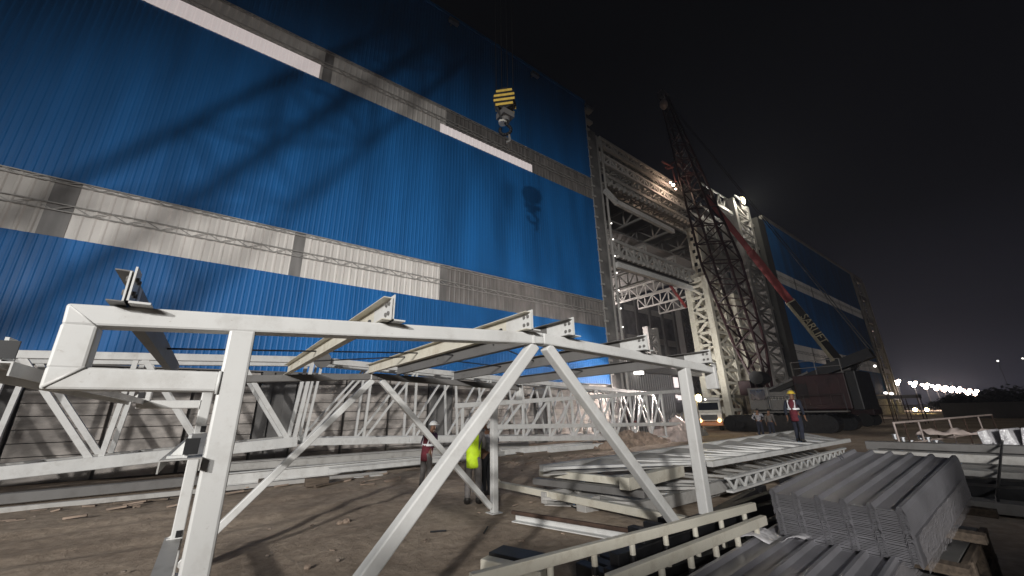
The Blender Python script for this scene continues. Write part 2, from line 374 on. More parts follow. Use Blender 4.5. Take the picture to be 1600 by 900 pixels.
# ------------------------------------------------------------------ open bay between the halls
def open_bay():
    t = thing('open_steel_bay', 'unclad steel bay between the two blue halls, stacked lattice girders on laced columns', 'steel frame', (38, DW, 0))
    def girder(name, x0, x1, zt0, zt1, h, y, m, n, cw=.28, lw=.13, depth=1.0):
        ch = MB(); lc = MB()
        for yy in (y, y + depth):
            ch.bar((x0, yy, zt0), (x1, yy, zt1), cw); ch.bar((x0, yy, zt0 - h), (x1, yy, zt1 - h), cw)
            lacing(lc, (x0, yy, zt0), (x1, yy, zt1), (x0, yy, zt0 - h), (x1, yy, zt1 - h), n, lw)
        lacing(lc, (x0, y, zt0 - h), (x1, y, zt1 - h), (x0, y + depth, zt0 - h), (x1, y + depth, zt1 - h), n, lw * .8, up=(0, 0, 1))
        p = ch.build(name, m, t); lc.build('lacing', m, p)
    girder('top_girder', 23.6, 38.6, 24.9, 24.5, .75, DW, GREYST, 18)
    girder('top_girder', 23.6, 38.8, 23.6, 23.1, .8, DW + .3, WHITE, 18, .2)
    girder('eaves_girder', 23.9, 38.6, 21.1, 20.75, .7, DW, GREYST, 16)
    girder('crane_girder_truss', 23.8, 38.4, 14.95, 14.7, 1.15, DW, GREYST, 15, .25)
    # saw edge brackets under the eaves girder
    mb = MB()
    for i in range(22): x = 24 + i * .66; mb.box((x, DW - .5, 19.95), (x + .28, DW - .2, 20.25))
    for i in range(22): x = 24 + i * .66; mb.box((x, DW - .5, 13.3), (x + .4, DW - .2, 13.55))
    mb.box((24, DW - .2, 20.0), (38.4, DW - .14, 20.12)); mb.box((24, DW - .2, 13.35), (38.4, DW - .14, 13.5)); mb.build('cleat_row', GREYST, t)
    mb = MB(); mb.bar(onY(945, 297, 17.6), onY(963, 316, 17.6), .3, .42); mb.bar(onY(962, 316, 17.6), onY(1052, 362, 17.6), .3, .42)
    mb.build('white_tie_beam', WHITE, t)
    mb = MB(); mb.box((23.9, DW - .35, 12.5), (38.2, DW - .02, 12.95)); mb.build('crane_rail_flange', WHITE, t)
    mb = MB(); mb.box((23.9, DW + .02, 12.7), (38.2, DW + .4, 13.75)); mb.build('crane_girder_web', GREYDK, t)
    # decks, roof trusses running into the hall
    mb = MB(); mb.box((23.6, DW + 1.4, 21.5), (58, 40, 21.65)); mb.build('roof_deck', GREYDK, t)
    mb = MB(); mb.box((23.6, DW + 1.3, 16.9), (44, 31, 17.05)); mb.build('mezzanine_deck', GREYDK, t)
    for k, x in enumerate((25.5, 30.5, 35.5, 40.5, 45.5, 50.5)):
        for z, hh in ((21.2, 1.7), (16.6, 1.5)):
            ch = MB(); lc = MB(); y1 = 39.5 if z > 20 else 31
            ch.bar((x, DW + 1.2, z), (x, y1, z), .2); ch.bar((x, DW + 1.2, z - hh), (x, y1, z - hh), .2)
            lacing(lc, (x, DW + 1.2, z), (x, y1, z), (x, DW + 1.2, z - hh), (x, y1, z - hh), 10, .12)
            p = ch.build('roof_truss', GREYST, t); lc.build('lacing', GREYST, p)
    for x in (29.5, 35.0):
        ch = MB(); lacing(ch, (x, DW + .5, 23.9), (x, DW + 6, 22.8), (x, DW + .5, 22), (x, DW + 6, 21.9), 4, .2); ch.build('eaves_bracket', GREYST, t)
    # back wall of the hall interior: panels, strips, posts
    mb = MB(); mb.box((23.6, 40, 0), (112, 40.3, 21.5)); mb.build('back_wall', CONCG, t)
    for z0, z1 in ((18.3, 19.3), (12.9, 14.0), (8.6, 9.4), (4.2, 5.2)):
        mb = MB(); mb.box((24, 39.85, z0), (111, 39.99, z1)); mb.build('wall_band', GREYST, t)
    mb = MB()
    for i in range(22): x = 25 + i * 4; mb.box((x, 39.5, 0), (x + .7, 39.84, 21))
    mb.build('wall_post', GREYDK, t)
    for px0, px1, py0, py1 in ((980, 1002, 560, 586), (1006, 1028, 559, 588), (1044, 1058, 590, 605), (1046, 1056, 566, 580), (1082, 1094, 588, 606), (1052, 1058, 617, 622), (1060, 1064, 618, 625)):
        a, b = onY(px0, py1, 39.7), onY(px1, py0, 39.7)
        mb = MB(); mb.box((a.x, 39.6, a.z), (b.x, 39.75, b.z)); mb.build('lit_opening', WINLIT, t)
    # sliding sheet door beside the corner
    mb = MB(); corr(mb, 24.2, 30.5, .05, 4.6, DW + .5, .3, .06); mb.build('sheet_door', GREYDK, t)
    mb = MB(); mb.bar((24, DW + .4, 4.7), (40, DW + .4, 4.7), .3, .5); mb.build('door_rail', GREYDK, t)
    mb = MB(); mb.box((25.2, DW - .1, 4.25), (25.9, DW + .3, 4.5)); mb.build('door_lamp', LAMPS, t)
    # laced columns
    def laced(x0, x1, z0, z1, y, leg, m, n, depth=1.2, lw=.22):
        L_ = MB(); L_.box((x0, y, z0), (x0 + leg, y + depth, z1)); L_.box((x1 - leg, y, z0), (x1, y + depth, z1))
        L_.box((x0 + leg, y + .02, z1 - 1.1), (x1 - leg, y + depth - .02, z1 - .9 + .6)); L_.box((x0 - .1, y - .1, z0), (x1 + .1, y + depth + .1, z0 + .3))
        p = L_.build('laced_column', m, t, .02)
        lc = MB()
        for yy in (y + .06, y + depth - .06):
            lacing(lc, (x0 + leg, yy, z0 + .4), (x0 + leg, yy, z1 - 1), (x1 - leg, yy, z0 + .4), (x1 - leg, yy, z1 - 1), n, .1, lw, up=(1, 0, 0))
        gp = lc
        for i in range(n + 1):
            z = z0 + .4 + (z1 - 1.4 - z0) * i / n
            for xa, xb in ((x0 + leg, x0 + leg + .35), (x1 - leg - .35, x1 - leg)): gp.box((xa, y + .1, z - .3), (xb, y + .14, z + .3))
            lc.bar((x0 + leg + .02, y + .04, z), (x0 + leg + .02, y + depth - .04, z), .08)
        lc.build('lacing', m, p)
    def laced4(x0, x1, y0, y1, z0, z1, leg, m, n, lw=.24):
        L_ = MB()
        for xx in (x0, x1 - leg):
            for yy in (y0, y1 - leg): L_.box((xx, yy, z0), (xx + leg, yy + leg, z1))
        L_.box((x0 + .02, y0 + .02, z1 - .45), (x1 - .02, y1 - .02, z1 - .05)); L_.box((x0 - .2, y0 - .2, z0), (x1 + .2, y1 + .2, z0 + .35))
        p = L_.build('laced_column', m, t, .02)
        lc = MB(); gp = MB(); h = leg / 2
        for (ax, ay, bx_, by, up) in ((x0 + .06, y0 + leg, x0 + .06, y1 - leg, (1, 0, 0)), (x1 - .06, y0 + leg, x1 - .06, y1 - leg, (1, 0, 0)), (x0 + leg, y0 + .06, x1 - leg, y0 + .06, (0, 1, 0)), (x0 + leg, y1 - .06, x1 - leg, y1 - .06, (0, 1, 0))):
            lacing(lc, (ax, ay, z0 + .4), (ax, ay, z1 - .9), (bx_, by, z0 + .4), (bx_, by, z1 - .9), n, lw, .1, up=up)
        for k in range(n + 1):
            z = z0 + .4 + (z1 - 1.3 - z0) * k / n
            for ya, yb in ((y0 + leg, y0 + leg + .22), (y1 - leg - .22, y1 - leg)): gp.box((x0 + .08, ya, z - .28), (x0 + .12, yb, z + .28))
            for xa, xb in ((x0 + leg, x0 + leg + .22), (x1 - leg - .22, x1 - leg)): gp.box((xa, y0 + .08, z - .28), (xb, y0 + .12, z + .28))
        n0 = len(lc.v); lc.add(gp.v, gp.f); lc.build('lacing', m, p)
    laced4(35.2, 38.4, 16.3, 18.55, 0, 13.7, .52, CREAM, 11)
    mb = MB(); mb.box((36.6, 17.0, 14.2), (38.0, 18.1, 19.6)); mb.box((35.6, 16.6, 13.72), (38.2, 18.4, 14.18))
    p = mb.build('upper_column', CREAM, t, .02)
    for i in range(7): mb = MB(); mb.box((36.57, 17.3 + .22 * (i % 2), 14.6 + i * .7), (36.62, 17.6 + .22 * (i % 2), 14.95 + i * .7)); mb.build('lacing_hole', BLACKP, p)
    laced4(40.6, 43.6, 16.4, 18.6, 0, 12.8, .5, CREAM, 9, .3)
    laced(40.6, 41.4, 0, 13.2, DW + .3, .3, GREYST, 14, .5, .12)
    laced(50.8, 55.6, 0, 28.4, DW + .2, .7, GREYST, 22, 2.2, .22)
    laced(46.8, 50.6, 0, 24.0, DW + 2.5, .6, GREYST, 20, 1.2, .2)
    laced(44.0, 47.0, 13, 26.0, DW + 1.5, .5, GREYST, 12, 1.0, .2)
    laced(60.0, 63.0, 0, 21.0, 33, .6, GREYDK, 16, 1.0, .25)
    laced(33.0, 35.2, 0, 6.5, 24, .4, GREYST, 5, .6, .25)
    laced(45.5, 48.0, 0, 12.5, 30, .5, GREYST, 9, .8, .25)
    mb = MB()
    for z in (3.4, 5, 9, 14, 18.5, 22.5, 26):
        mb.bar((39, DW + .6, z), (57.5, DW + .6, z), .3, .4)
        mb.bar((41, DW + 3, z + .6), (57.5, DW + 3, z + .6), .25, .3)
    for i in range(9):
        x = 40 + i * 1.9; mb.bar((x, DW + .8, 9 + (i % 3) * 4.5), (x + 4.5, DW + 2.2, 14 + (i % 3) * 4.5), .2)
        mb.bar((x + 4, DW + 1.2, 8 + (i % 4) * 4), (x, DW + 2.8, 13 + (i % 4) * 4), .18)
    mb.build('bracing', GREYST, t)
    mb = MB()
    for i in range(7): mb.bar((44 + i * 1.7, DW + 1, 26.3), (45.2 + i * 1.7, DW + 1, 28.4), .16); mb.bar((45.2 + i * 1.7, DW + 1, 28.4), (45.7 + i * 1.7, DW + 1, 26.3), .16)
    mb.bar((43.5, DW + 1, 28.5), (56, DW + 1, 28.5), .18); mb.build('roof_frame', GREYST, t)
    for px, py in ((1097, 335), (1104, 342), (1113, 339), (1158, 366)):
        p = onY(px, py, DW + 4); mb = MB(); mb.bar(p - V((.5, 0, .1)), p + V((.5, 0, .15)), .12); mb.build('tube_lamp', LAMPS, t)
    # red tie inside
    mb = MB(); mb.tube(onY(1047, 446, 20), onY(1072, 480, 20), .14, 8); mb.build('red_brace', REDBOOM, t)
open_bay()

# ------------------------------------------------------------------ foreground canopy frame
def canopy():
    t = thing('canopy_frame', 'white square-tube canopy frame with ridged top and diagonal legs, standing nearest the camera', 'steel frame', (2.2, 4.4, 0))
    T = .115; TC = .096; yF, yR = 2.5, 6.42
    def side(y, x0, x1, m, rear):
        xl, xa, xr = x0 - .645, (x0 + x1) / 2 - .07, x1 + .62
        zl, za, zr = 2.145, 2.297, 2.17
        def topz(x): return zl + (za - zl) * (x - xl) / (xa - xl) if x < xa else za + (zr - za) * (x - xa) / (xr - xa)
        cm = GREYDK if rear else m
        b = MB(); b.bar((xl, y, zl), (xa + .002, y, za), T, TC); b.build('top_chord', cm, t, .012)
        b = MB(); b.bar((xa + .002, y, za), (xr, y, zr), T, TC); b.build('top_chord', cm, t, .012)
        b = MB(); b.box((xr - .03, y - T / 2 - .012, zr - .24), (xr + .03, y + T / 2 + .012, zr + TC / 2 + .012)); b.build('end_plate', m, t, .006)
        for x in (x0, x1):
            b = MB(); b.box((x - T / 2, y - T / 2 + .001, 0), (x + T / 2, y + T / 2 - .001, topz(x) - TC / 2 + .01)); b.build('post', m, t, .012)
            b = MB(); b.box((x - .11, y - .11, 0), (x + .11, y + .11, .015)); b.build('base_plate', m, t)
        b = MB(); b.bar((xl + .0, y, zl - .27), (x0 - T / 2, y, zl - .27), T, TC); b.build('stub_chord', m, t, .012)
        b = MB(); b.bar((xl + T * .5, y + .001, zl - .27 + TC / 2 - .01), (xl + T * .5, y + .001, zl - TC / 2 + .01), T, T, (1, 0, 0)); b.build('stub_end', m, t, .012)
        for p, q, r in (((xl + .01, y - T / 2, zl - .27 - TC / 2 + .01), (xl + T, y - T / 2, zl - .27 + TC / 2), .007), ((xl + .01, y - T / 2, zl + TC / 2 - .01), (xl + T, y - T / 2, zl - TC / 2), .003), ((x0 - T / 2, y - T / 2, zl - .33), (x0 - T / 2, y - T / 2, zl - .22), .008)):
            w = MB(); n_ = 1
            for k in range(n_): w.tube(lerp(p, q, k / n_), lerp(p, q, (k + 1) / n_), r * (1 + .12 * (k % 2)), 6)
            w.build('weld_seam', m, t, 0, True)
        for xf, s in ((x0, 1), (x1, -1)):
            b = MB(); b.bar((xa - s * .07, y, za - TC / 2 - .01), (xf + s * T * .6, y, .10), .09, .09, (0, 1, 0)); b.build('diagonal_brace', m, t, .01)
        b = MB(); b.box((xa - .12, y - T / 2 - .007, za - TC / 2 - .005), (xa - .1, y + T / 2 + .007, za + TC / 2 + .005)); b.build('splice_plate', m, t)
        return topz
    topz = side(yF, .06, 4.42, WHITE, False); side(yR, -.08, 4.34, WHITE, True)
    # purlins: channel sections over the chords
    dp, fw, th = .15, .06, .006
    def chan(s=1): return [(0, 0), (s * fw, 0), (s * fw, th), (s * th, th), (s * th, dp - th), (s * fw, dp - th), (s * fw, dp), (0, dp)]
    for x, mm, sg in ((-.40, GREYST, -1), (.82, CREAM, -1), (1.98, CREAM, -1), (2.46, GREYST, -1), (3.55, GREYST, -1), (4.85, GREYST, -1)):
        z = topz(x) + TC / 2 + .004; y0 = yF - .13
        b = MB(); b.extr(chan(sg), (x, y0, z), (x - .03, yR + .1, z), (1, 0, 0), (0, 0, 1)); pu = b.build('purlin', CREAM if 0 < x < 2 else GREYDK, t)  # right-hand purlins: dark grey paints in the shade inside cream channels
        b = MB(); b.box((x + .006, y0 - .005, z - .002), (x + .014, y0 + .12, z + dp + .02)); b.box((x - .009, y0 - .005, z + .004), (x - .002, y0 + .34, z + dp - .004)); b.box((x + .006, y0 - .005, z - .002), (x + .09, y0 + .10, z + .008)); cl = b.build('cleat', WHITE, t)
        for dy, dz in ((.03, .05), (.03, .115), (.08, .05), (.08, .115)): b = MB(); b.tube((x + .013, y0 + dy, z + dz), (x + .026, y0 + dy, z + dz), .011, 6); b.tube((x + .003, y0 + dy, z + dz), (x - .02, y0 + dy, z + dz), .014, 6); b.build('bolt', GREYDK, cl)
        b = MB(); b.tube((x - .02, y0 + .4, z + .07), (x - .0, y0 + .46, z + .07), .012, 6); b.build('sag_rod_nut', BLACKST, t)
    zz = lambda x: topz(x) + .15
    for (xa, ya, xb, yb) in ((-.42, 4.6, .79, 4.6), (.79, 4.6, 1.95, 4.6), (1.95, 4.6, 2.43, 4.55), (2.43, 5.0, 3.52, 5.0), (3.52, 4.5, 4.82, 4.5), (.79, 5.6, 1.95, 5.0), (2.43, 3.6, 3.52, 4.2)):
        b = MB(); b.tube((xa, ya, zz(xa)), (xb, yb, zz(xb)), .009, 6); b.build('sag_rod', BLACKST, t)
    # side girts on the left, carried on cleats
    for x, z, out in ((-.65, 1.93, .13), (.0, 1.53, .12), (-.02, .40, .14)):
        xo = x - out - .03
        b = MB(); b.extr([(0, 0), (.15, 0), (.15, th), (th, th), (th, .055), (0, .055)] if 0 else [(0, 0), (.15, 0), (.15, -.055), (.15 - th, -.055), (.15 - th, -th), (th, -th), (th, -.055), (0, -.055)], (xo, yF - .1, z), (xo, yR + .1, z), (1, 0, 0), (0, 0, 1)); b.build('side_girt', WHITE if z > 1.8 else GREYST, t)
        for y in (yF, yR):
            b = MB(); b.box((x - out - .01, y - .05, z + .001), (x - .056, y + .05, z + .012)); b.bar((x - .062, y, z - .02), (x - .062, y, z + .10), .012, .11, (0, 1, 0))
            b.add([(x - out, y + .0, z + .012), (x - .062, y, z + .012), (x - .062, y, z + .09), (x - out, y + .01, z + .012), (x - .062, y + .01, z + .012), (x - .062, y + .01, z + .09)], [(0, 1, 2), (5, 4, 3), (0, 2, 5, 3), (1, 0, 3, 4), (2, 1, 4, 5)])
            cl = b.build('girt_cleat', WHITE, t)
            b = MB(); b.box((x - .075, y - T / 2 - .012, z + .015), (x - .02, y - T / 2 - .002, z + .085)); b.build('dark_hole_patch', BLACKP, cl)  # black patch painted in for the dark of an open tube end
    return t
canopy()

# ------------------------------------------------------------------ lattice trusses leaning in front of the plinth
def web(t, name, m, p, q, w): b = MB(); b.bar(p, q, w, w, (0, 1, 0)); b.build(name, m, t)
def truss_left():
    t = thing('box_truss', 'long grey box truss with broad bottom chord, at the left before the plank wall', 'truss', (-3, 15.2, .3))
    for y in (14.7, 15.9):
        A0, A1 = V((-11, y, .2)), V((2.35, y, .95)); B0, B1 = V((-11, y, 3.0)), V((2.6, y, 3.55))
        b = MB(); b.bar(A0, A1, .22, .3); b.build('bottom_chord', GREYST if y > 15 else WHITE, t, .02)
        b = MB(); b.bar(B0, B1, .18, .2); b.build('top_chord', WHITE, t, .015)
        n = 6
        for i in range(n + 1): web(t, 'web_post', WHITE, lerp(A0, A1, (i + .15) / (n + .2)), lerp(B0, B1, (i + .15) / (n + .2)), .11)
        for i in range(n):
            a, bb = lerp(A0, A1, (i + 1.1) / (n + .2)), lerp(B0, B1, (i + .2) / (n + .2)); web(t, 'web_diagonal', WHITE, bb, a, .13)
    for i in range(8):
        x = -10.5 + i * 1.8; b = MB(); b.bar((x, 14.8, .3 + (x + 11) * .056), (x, 15.8, .3 + (x + 11) * .056), .1); b.build('cross_tie', GREYST, t)
truss_left()
def truss_mid():
    t = thing('roof_truss', 'long white roof truss with falling top chord, resting on stacked beams before the plank wall', 'truss', (10, 15, .3))
    for y in (14.75, 15.75):
        A0, A1 = V((2.55, y, .93)), V((23.2, y, .12)); B0, B1 = V((2.8, y, 3.55)), V((22, y, 2.62))
        b = MB(); b.bar(A0, A1, .2, .24); b.build('bottom_chord', WHITE, t, .015)
        b = MB(); b.bar(B0, B1, .18, .2); b.build('top_chord', WHITE, t, .015)
        n = 11
        for i in range(n + 1): web(t, 'web_post', WHITE, lerp(A0, A1, i / n), lerp(B0, B1, i / n), .075)
        for i in range(n):
            web(t, 'web_diagonal', WHITE, lerp(A0, A1, i / n), lerp(B0, B1, (i + 1) / n), .07)
    b = MB(); b.tube((2.75, 14.5, 3.55), (2.75, 14.62, 3.55), .27, 20); b.build('gusset_disc', GREYDK, t)
    for i in range(10):
        x = 3.5 + i * 2; z = 3.52 - (x - 2.8) * .0485; b = MB(); b.bar((x, 14.8, z), (x, 15.7, z), .09); b.build('cross_tie', GREYST, t)
truss_mid()
def truss_front():
    t = thing('parallel_truss', 'low parallel-chord truss standing before the roof truss, its right end by the truck', 'truss', (16, 13.4, .0))
    y = 13.4
    for y in (13.4,):
        B0, B1 = onY(712, 634, 13.4), onY(1062, 611, 13.4); A0, A1 = onY(775, 667, 13.4), onY(1078, 662, 13.4); Cc0, Cc1 = onY(640, 686, 13.4), onY(1045, 684, 13.4)
        for p in (B0, B1, A0, A1, Cc0, Cc1): p.y = y
        for nm, p, q in (('top_chord', B0, B1), ('middle_chord', A0, A1)):
            b = MB(); b.bar(p, q, .16, .18); b.build(nm, WHITE, t, .012)
        b = MB(); b.bar(Cc0, Cc1, .16, .2); b.build('bottom_chord', WHITE, t, .012)
        n = 9
        def onl(p, q, x): return p + (q - p) * ((x - p.x) / (q.x - p.x))
        xs = [B0.x + .3 + (Cc1.x - B0.x - .5) * k / n for k in range(n + 1)]
        for x in xs: web(t, 'web_post', WHITE, onl(Cc0, Cc1, x), onl(B0, B1, x), .085)
        for x, x2 in zip(xs, xs[1:]): web(t, 'web_diagonal', WHITE, onl(Cc0, Cc1, x), onl(B0, B1, x2), .08)
truss_front()

# beams stacked below the trusses
def ibeam(p, q, h=.25, w=.16, m=GREYST, name='steel_beam', label='', cat='beam', group=None, up=(0, 0, 1)):
    p, q = V(p), V(q); d = (q - p).normalized(); sd = d.cross(V(up)).normalized()
    pr = [(-w / 2, -h / 2), (w / 2, -h / 2), (w / 2, -h / 2 + .02), (.012, -h / 2 + .02), (.012, h / 2 - .02), (w / 2, h / 2 - .02), (w / 2, h / 2), (-w / 2, h / 2), (-w / 2, h / 2 - .02), (-.012, h / 2 - .02), (-.012, -h / 2 + .02), (-w / 2, -h / 2 + .02)]
    b = MB(); b.extr(pr, p, q, sd, sd.cross(d)); return single(name, b, m, label, cat, group)
def hbox(p, q, w, h, m, name, label, cat, group=None, bevel=.008):
    b = MB(); b.bar(p, q, w, h); return single(name, b, m, label, cat, group, bevel)
G = 'beams stacked under the white trusses'
ibeam((.3, 13.6, .16), (8.2, 13.5, .18), .3, .2, WHITE, label='lowest pale beam at the front foot of the truss stack', group=G)
ibeam((.2, 14.1, .42), (9.5, 13.9, .36), .22, .16, GREYST, label='grey beam lying second from the front under the roof truss', group=G)
hbox((.5, 14.5, .30), (11.5, 14.4, .24), .3, .42, GREYST, 'box_beam', 'thick grey box beam directly under the bottom chord of the roof truss', 'beam', G)
ibeam((3.0, 13.0, .2), (9.2, 12.9, .22), .16, .12, WHITE, label='slim white beam on the ground in front of the truss stack', group=G)
hbox((-9, 14.2, .12), (1.2, 14.0, .16), .3, .2, GREYDK, 'box_beam', 'dark box beam lying under the left grey truss', 'beam', G)
hbox((-8, 13.3, .06), (4.5, 12.4, .06), .12, .1, GREYST, 'steel_angle', 'long thin pale angle lying on the dirt left of the truss stack', 'steel angle', G)
ibeam((9.8, 14.0, .16), (15.2, 13.9, .16), .24, .18, WHITE, label='white beam end lying below the middle of the roof truss', group=G)
hbox((12.0, 13.5, .12), (17.5, 13.2, .1), .24, .2, WHITE, 'box_beam', 'short white box beam behind the yellow vest worker', 'beam', G)
G2 = 'timber sleepers under the beam stack'
for i, (x, y, L_) in enumerate(((1.4, 13.6, 1.3), (4.2, 13.4, 1.6), (7.0, 13.4, 1.4), (10.6, 14.2, 1.2))):
    hbox((x, y - L_ / 2, .05), (x + .05, y + L_ / 2, .05), .16, .1, WOOD, 'timber_sleeper', ('first', 'second', 'third', 'last')[i] + ' timber sleeper from the left under the beam stack', 'timber', G2)
G3 = 'loose planks on the left dirt'
for (a, b_, w, lab) in (((125, 765), (262, 752), .13, 'longer pale plank lying on the dirt left of the front post'), ((178, 786), (264, 779), .1, 'thin plank alone on open dirt left of the front post'),
                    ((100, 776), (190, 757), .08, 'grey lath lying behind the longer plank'), ((492, 760), (555, 748), .09, 'plank lying against the timber offcut by the shadows'), ((553, 747), (598, 742), .05, 'bright white lath lying below the beam stack')):
    p, q = onZ(*a, .03), onZ(*b_, .03); hbox(p, q, w, .04, WHITE if 'bright' in lab else WOOD, 'plank', lab, 'plank', G3, .004)
p = onZ(497, 752, .1); b = MB(); b.box((p.x - .3, p.y - .1, 0), (p.x + .25, p.y + .12, .2)); single('timber_block', b, WOOD, 'squat timber block on the dirt before the beam stack', 'timber', None, .01)

# ------------------------------------------------------------------ steel lying on the dirt in the middle
a, b_ = onZ(782, 757, .16), onZ(1075, 815, .22)
mb = MB(); mb.bar(a, b_, .12, .12); mb.bar(a, a + V((-.12, .1, .16)), .1, .1)
single('steel_tube', mb, CREAM, 'long cream tube with bent end, beside the far post of the canopy', 'steel tube', None, .01)
a, b_ = onZ(803, 808, .08), onZ(1040, 848, .1)
mb = MB(); mb.extr([(-.06, -.06), (.06, -.06), (.06, -.045), (-.045, -.045), (-.045, .06), (-.06, .06)], a, b_, (b_ - a).cross(V((0, 0, 1))), (0, 0, 1)); single('steel_angle', mb, WHITE, 'white angle bar lying on open dirt below the bent cream tube', 'steel angle')
a, b_ = onZ(800, 800, .2), onZ(1040, 838, .2); hbox(a, b_, .05, .05, RUST, 'rusty_bar', 'thin rusty bar along the white angle bar', 'steel bar')
a, b_ = onZ(836, 751, .3), onZ(1010, 772, .3); hbox(a, b_, .18, .12, GREYDK, 'dark_channel', 'dark channel behind the bent cream tube', 'steel channel')
a, b_ = onZ(845, 738, .42), onZ(975, 752, .44); hbox(a, b_, .13, .13, CREAM, 'square_tube', 'cream square tube end resting on the girder pile', 'steel tube')
a, b_ = onZ(975, 756, .5), onZ(1062, 735, .5); hbox(a, b_, .2, .2, CREAM, 'square_tube', 'short thick square tube with open end on the girder pile', 'steel tube')
a, b_ = onZ(756, 884, .09), onZ(850, 906, .09); hbox(a, b_, .14, .17, CREAM, 'plank', 'thick pale timber plank at the bottom edge of the photo', 'plank', None, .012)
a, b_ = onZ(768, 872, .08), onZ(840, 888, .08); hbox(a + V((.1, .05, 0)), b_ + V((.1, .05, 0)), .3, .14, BLACKP, 'steel_plate', 'black steel plate right behind the thick pale plank', 'steel plate')
p = onZ(917, 778, .22); mb = MB(); mb.box((p.x - .16, p.y - .1, 0), (p.x + .24, p.y + .12, .24)); single('packing_block', mb, GREYST, 'pale grey packing block under the bent cream tube', 'block', None, .01)

# rails with short stub posts
def stub_rail(a, b_, label, n, zdrop):
    t = thing('stub_rail', label, 'rail', ((a + b_) / 2).to_tuple()[:2] + (a.z - zdrop,), 'cream rails with striped stubs')
    mb = MB(); mb.bar(a, b_, .055, .075); mb.build('top_rail', CREAM, t, .006)
    for i in range(n):
        p = lerp(a, b_, (i + .5) / n)
        mb = MB(); mb.tube(p - V((0, 0, zdrop - .03)), p - V((0, 0, .03)), .024, 10); s = mb.build('stub_post', CREAM, t)
        mb = MB(); mb.tube(p - V((0, 0, .17)), p - V((0, 0, .115)), .026, 10); mb.build('black_band', BLACKP, s)
    mb = MB(); mb.bar(a - V((0, 0, zdrop)), b_ - V((0, 0, zdrop)), .06, .06); mb.build('bottom_rail', BLACKST, t)
ZR = .70
stub_rail(onZ(735, 907, ZR), onZ(1178, 791, ZR), 'cream rail with short striped stubs, the one farther from the camera', 8, .3)
stub_rail(onZ(950, 909, ZR), onZ(1194, 812, ZR), 'cream rail with short striped stubs, the one nearer the sheet stacks', 6, .3)
G4 = 'black beams below the cream rails'
for i, (pa, pb, z, lab) in enumerate((((1000, 850), (1210, 775), .56, 'black beam crossing in front of the right post of the canopy'), ((960, 880), (1215, 790), .50, 'black beam lying between the two cream rails'), ((950, 905), (1230, 815), .42, 'black beam just left of the lower sheet stack'), ((1000, 870), (1180, 770), .3, 'deepest black beam under the cream rails'))):
    hbox(onZ(*pa, z), onZ(*pb, z), .1, .14, BLACKST, 'black_beam', lab, 'beam', G4)
for i, (x, y, w, d, hh, lab) in enumerate(((3.2, 2.85, .5, .35, .36, 'dark timber crib under the left part of the cream rails'), (4.6, 3.1, .9, .5, .4, 'dark timber crib behind the right post of the canopy'), (5.6, 2.6, .6, .5, .34, 'dark timber crib between the post and the upper sheet stack'))):
    mb = MB()
    for k in range(3): mb.box((x - w / 2, y - d / 2 + k * d / 3, 0), (x + w / 2, y - d / 2 + k * d / 3 + .1, hh * .5))
    for k in range(3): mb.box((x - w / 2 + k * w / 3, y - d / 2, hh * .5 + .002), (x - w / 2 + k * w / 3 + .12, y + d / 2, hh))
    single('timber_crib', mb, BLACKST, lab, 'timber crib', 'timber cribs under the rails', .008)

# ------------------------------------------------------------------ flat girders piled beside the road
G5 = 'flat lattice girders piled on the dirt'
def flat_girder(p0, p1, q0, q1, n, m, label, plates=True, h=.2):
    t = thing('flat_girder', label, 'girder', ((V(p0) + V(q1)) / 2).to_tuple()[:2] + (V(p0).z - h / 2,), G5)
    for p, q in ((p0, p1), (q0, q1)):
        mb = MB(); mb.bar(p, q, .14, h); mb.build('chord', m, t, .01)
    mb = MB()
    for i in range(n):
        a, b2, c = lerp(p0, p1, i / n), lerp(q0, q1, (i + .5) / n), lerp(p0, p1, (i + 1) / n)
        mb.bar(a, b2, .12, .05); mb.bar(b2, c, .12, .05)
    mb.build('lacing', m, t)
    if plates:
        mb = MB()
        for i in range(n):
            a, b2 = lerp(p0, p1, (i + .02) / n), lerp(p0, p1, (i + .98) / n); c, d = lerp(q0, q1, (i + .30) / n), lerp(q0, q1, (i + .95) / n)
            e_ = V((0, 0, .02)); P4 = [a - V((0, 0, .12)), b2 + V((0, 0, .05)), d - V((0, 0, .01)), c - V((0, 0, .02))]
            mb.add(P4 + [p - e_ for p in P4], [(0, 1, 2, 3), (7, 6, 5, 4), (0, 4, 5, 1), (1, 5, 6, 2), (2, 6, 7, 3), (3, 7, 4, 0)])
        mb.build('cover_plate', GREYST, t)
flat_girder((5.6, 6.55, .60), (21.3, 7.3, .60), (9.2, 4.95, .50), (18.6, 4.7, .50), 9, WHITE, 'uppermost flat girder of the pile, grey plates between white chords, worker on it', True, .12)
flat_girder((6.2, 6.2, .2), (20, 6.9, .2), (7.6, 4.3, .24), (15, 4.2, .24), 9, GREYST, 'grey flat girder lying under the uppermost one', False)
flat_girder((5.4, 6.3, .12), (8.3, 6.5, .12), (5.9, 4.6, .12), (9.5, 4.5, .12), 3, GREYST, 'short grey girder end at the near left of the pile', True)
t = thing('lattice_beam', 'slim white lattice beam with dark openings along the near side of the girder pile', 'girder', (11, 4.0, 0), G5)
a, b_ = V((7.9, 3.95, .36)), V((15.2, 4.0, .40))
for dz, nm in ((.09, 'top_chord'), (-.13, 'bottom_chord')):
    mb = MB(); mb.bar(a + V((0, 0, dz)), b_ + V((0, 0, dz)), .12, .035); mb.build(nm, WHITE, t)
mb = MB(); lacing(mb, a + V((0, 0, .08)), b_ + V((0, 0, .08)), a - V((0, 0, .12)), b_ - V((0, 0, .12)), 34, .05, .02, False); mb.build('lacing', WHITE, t)
mb = MB()
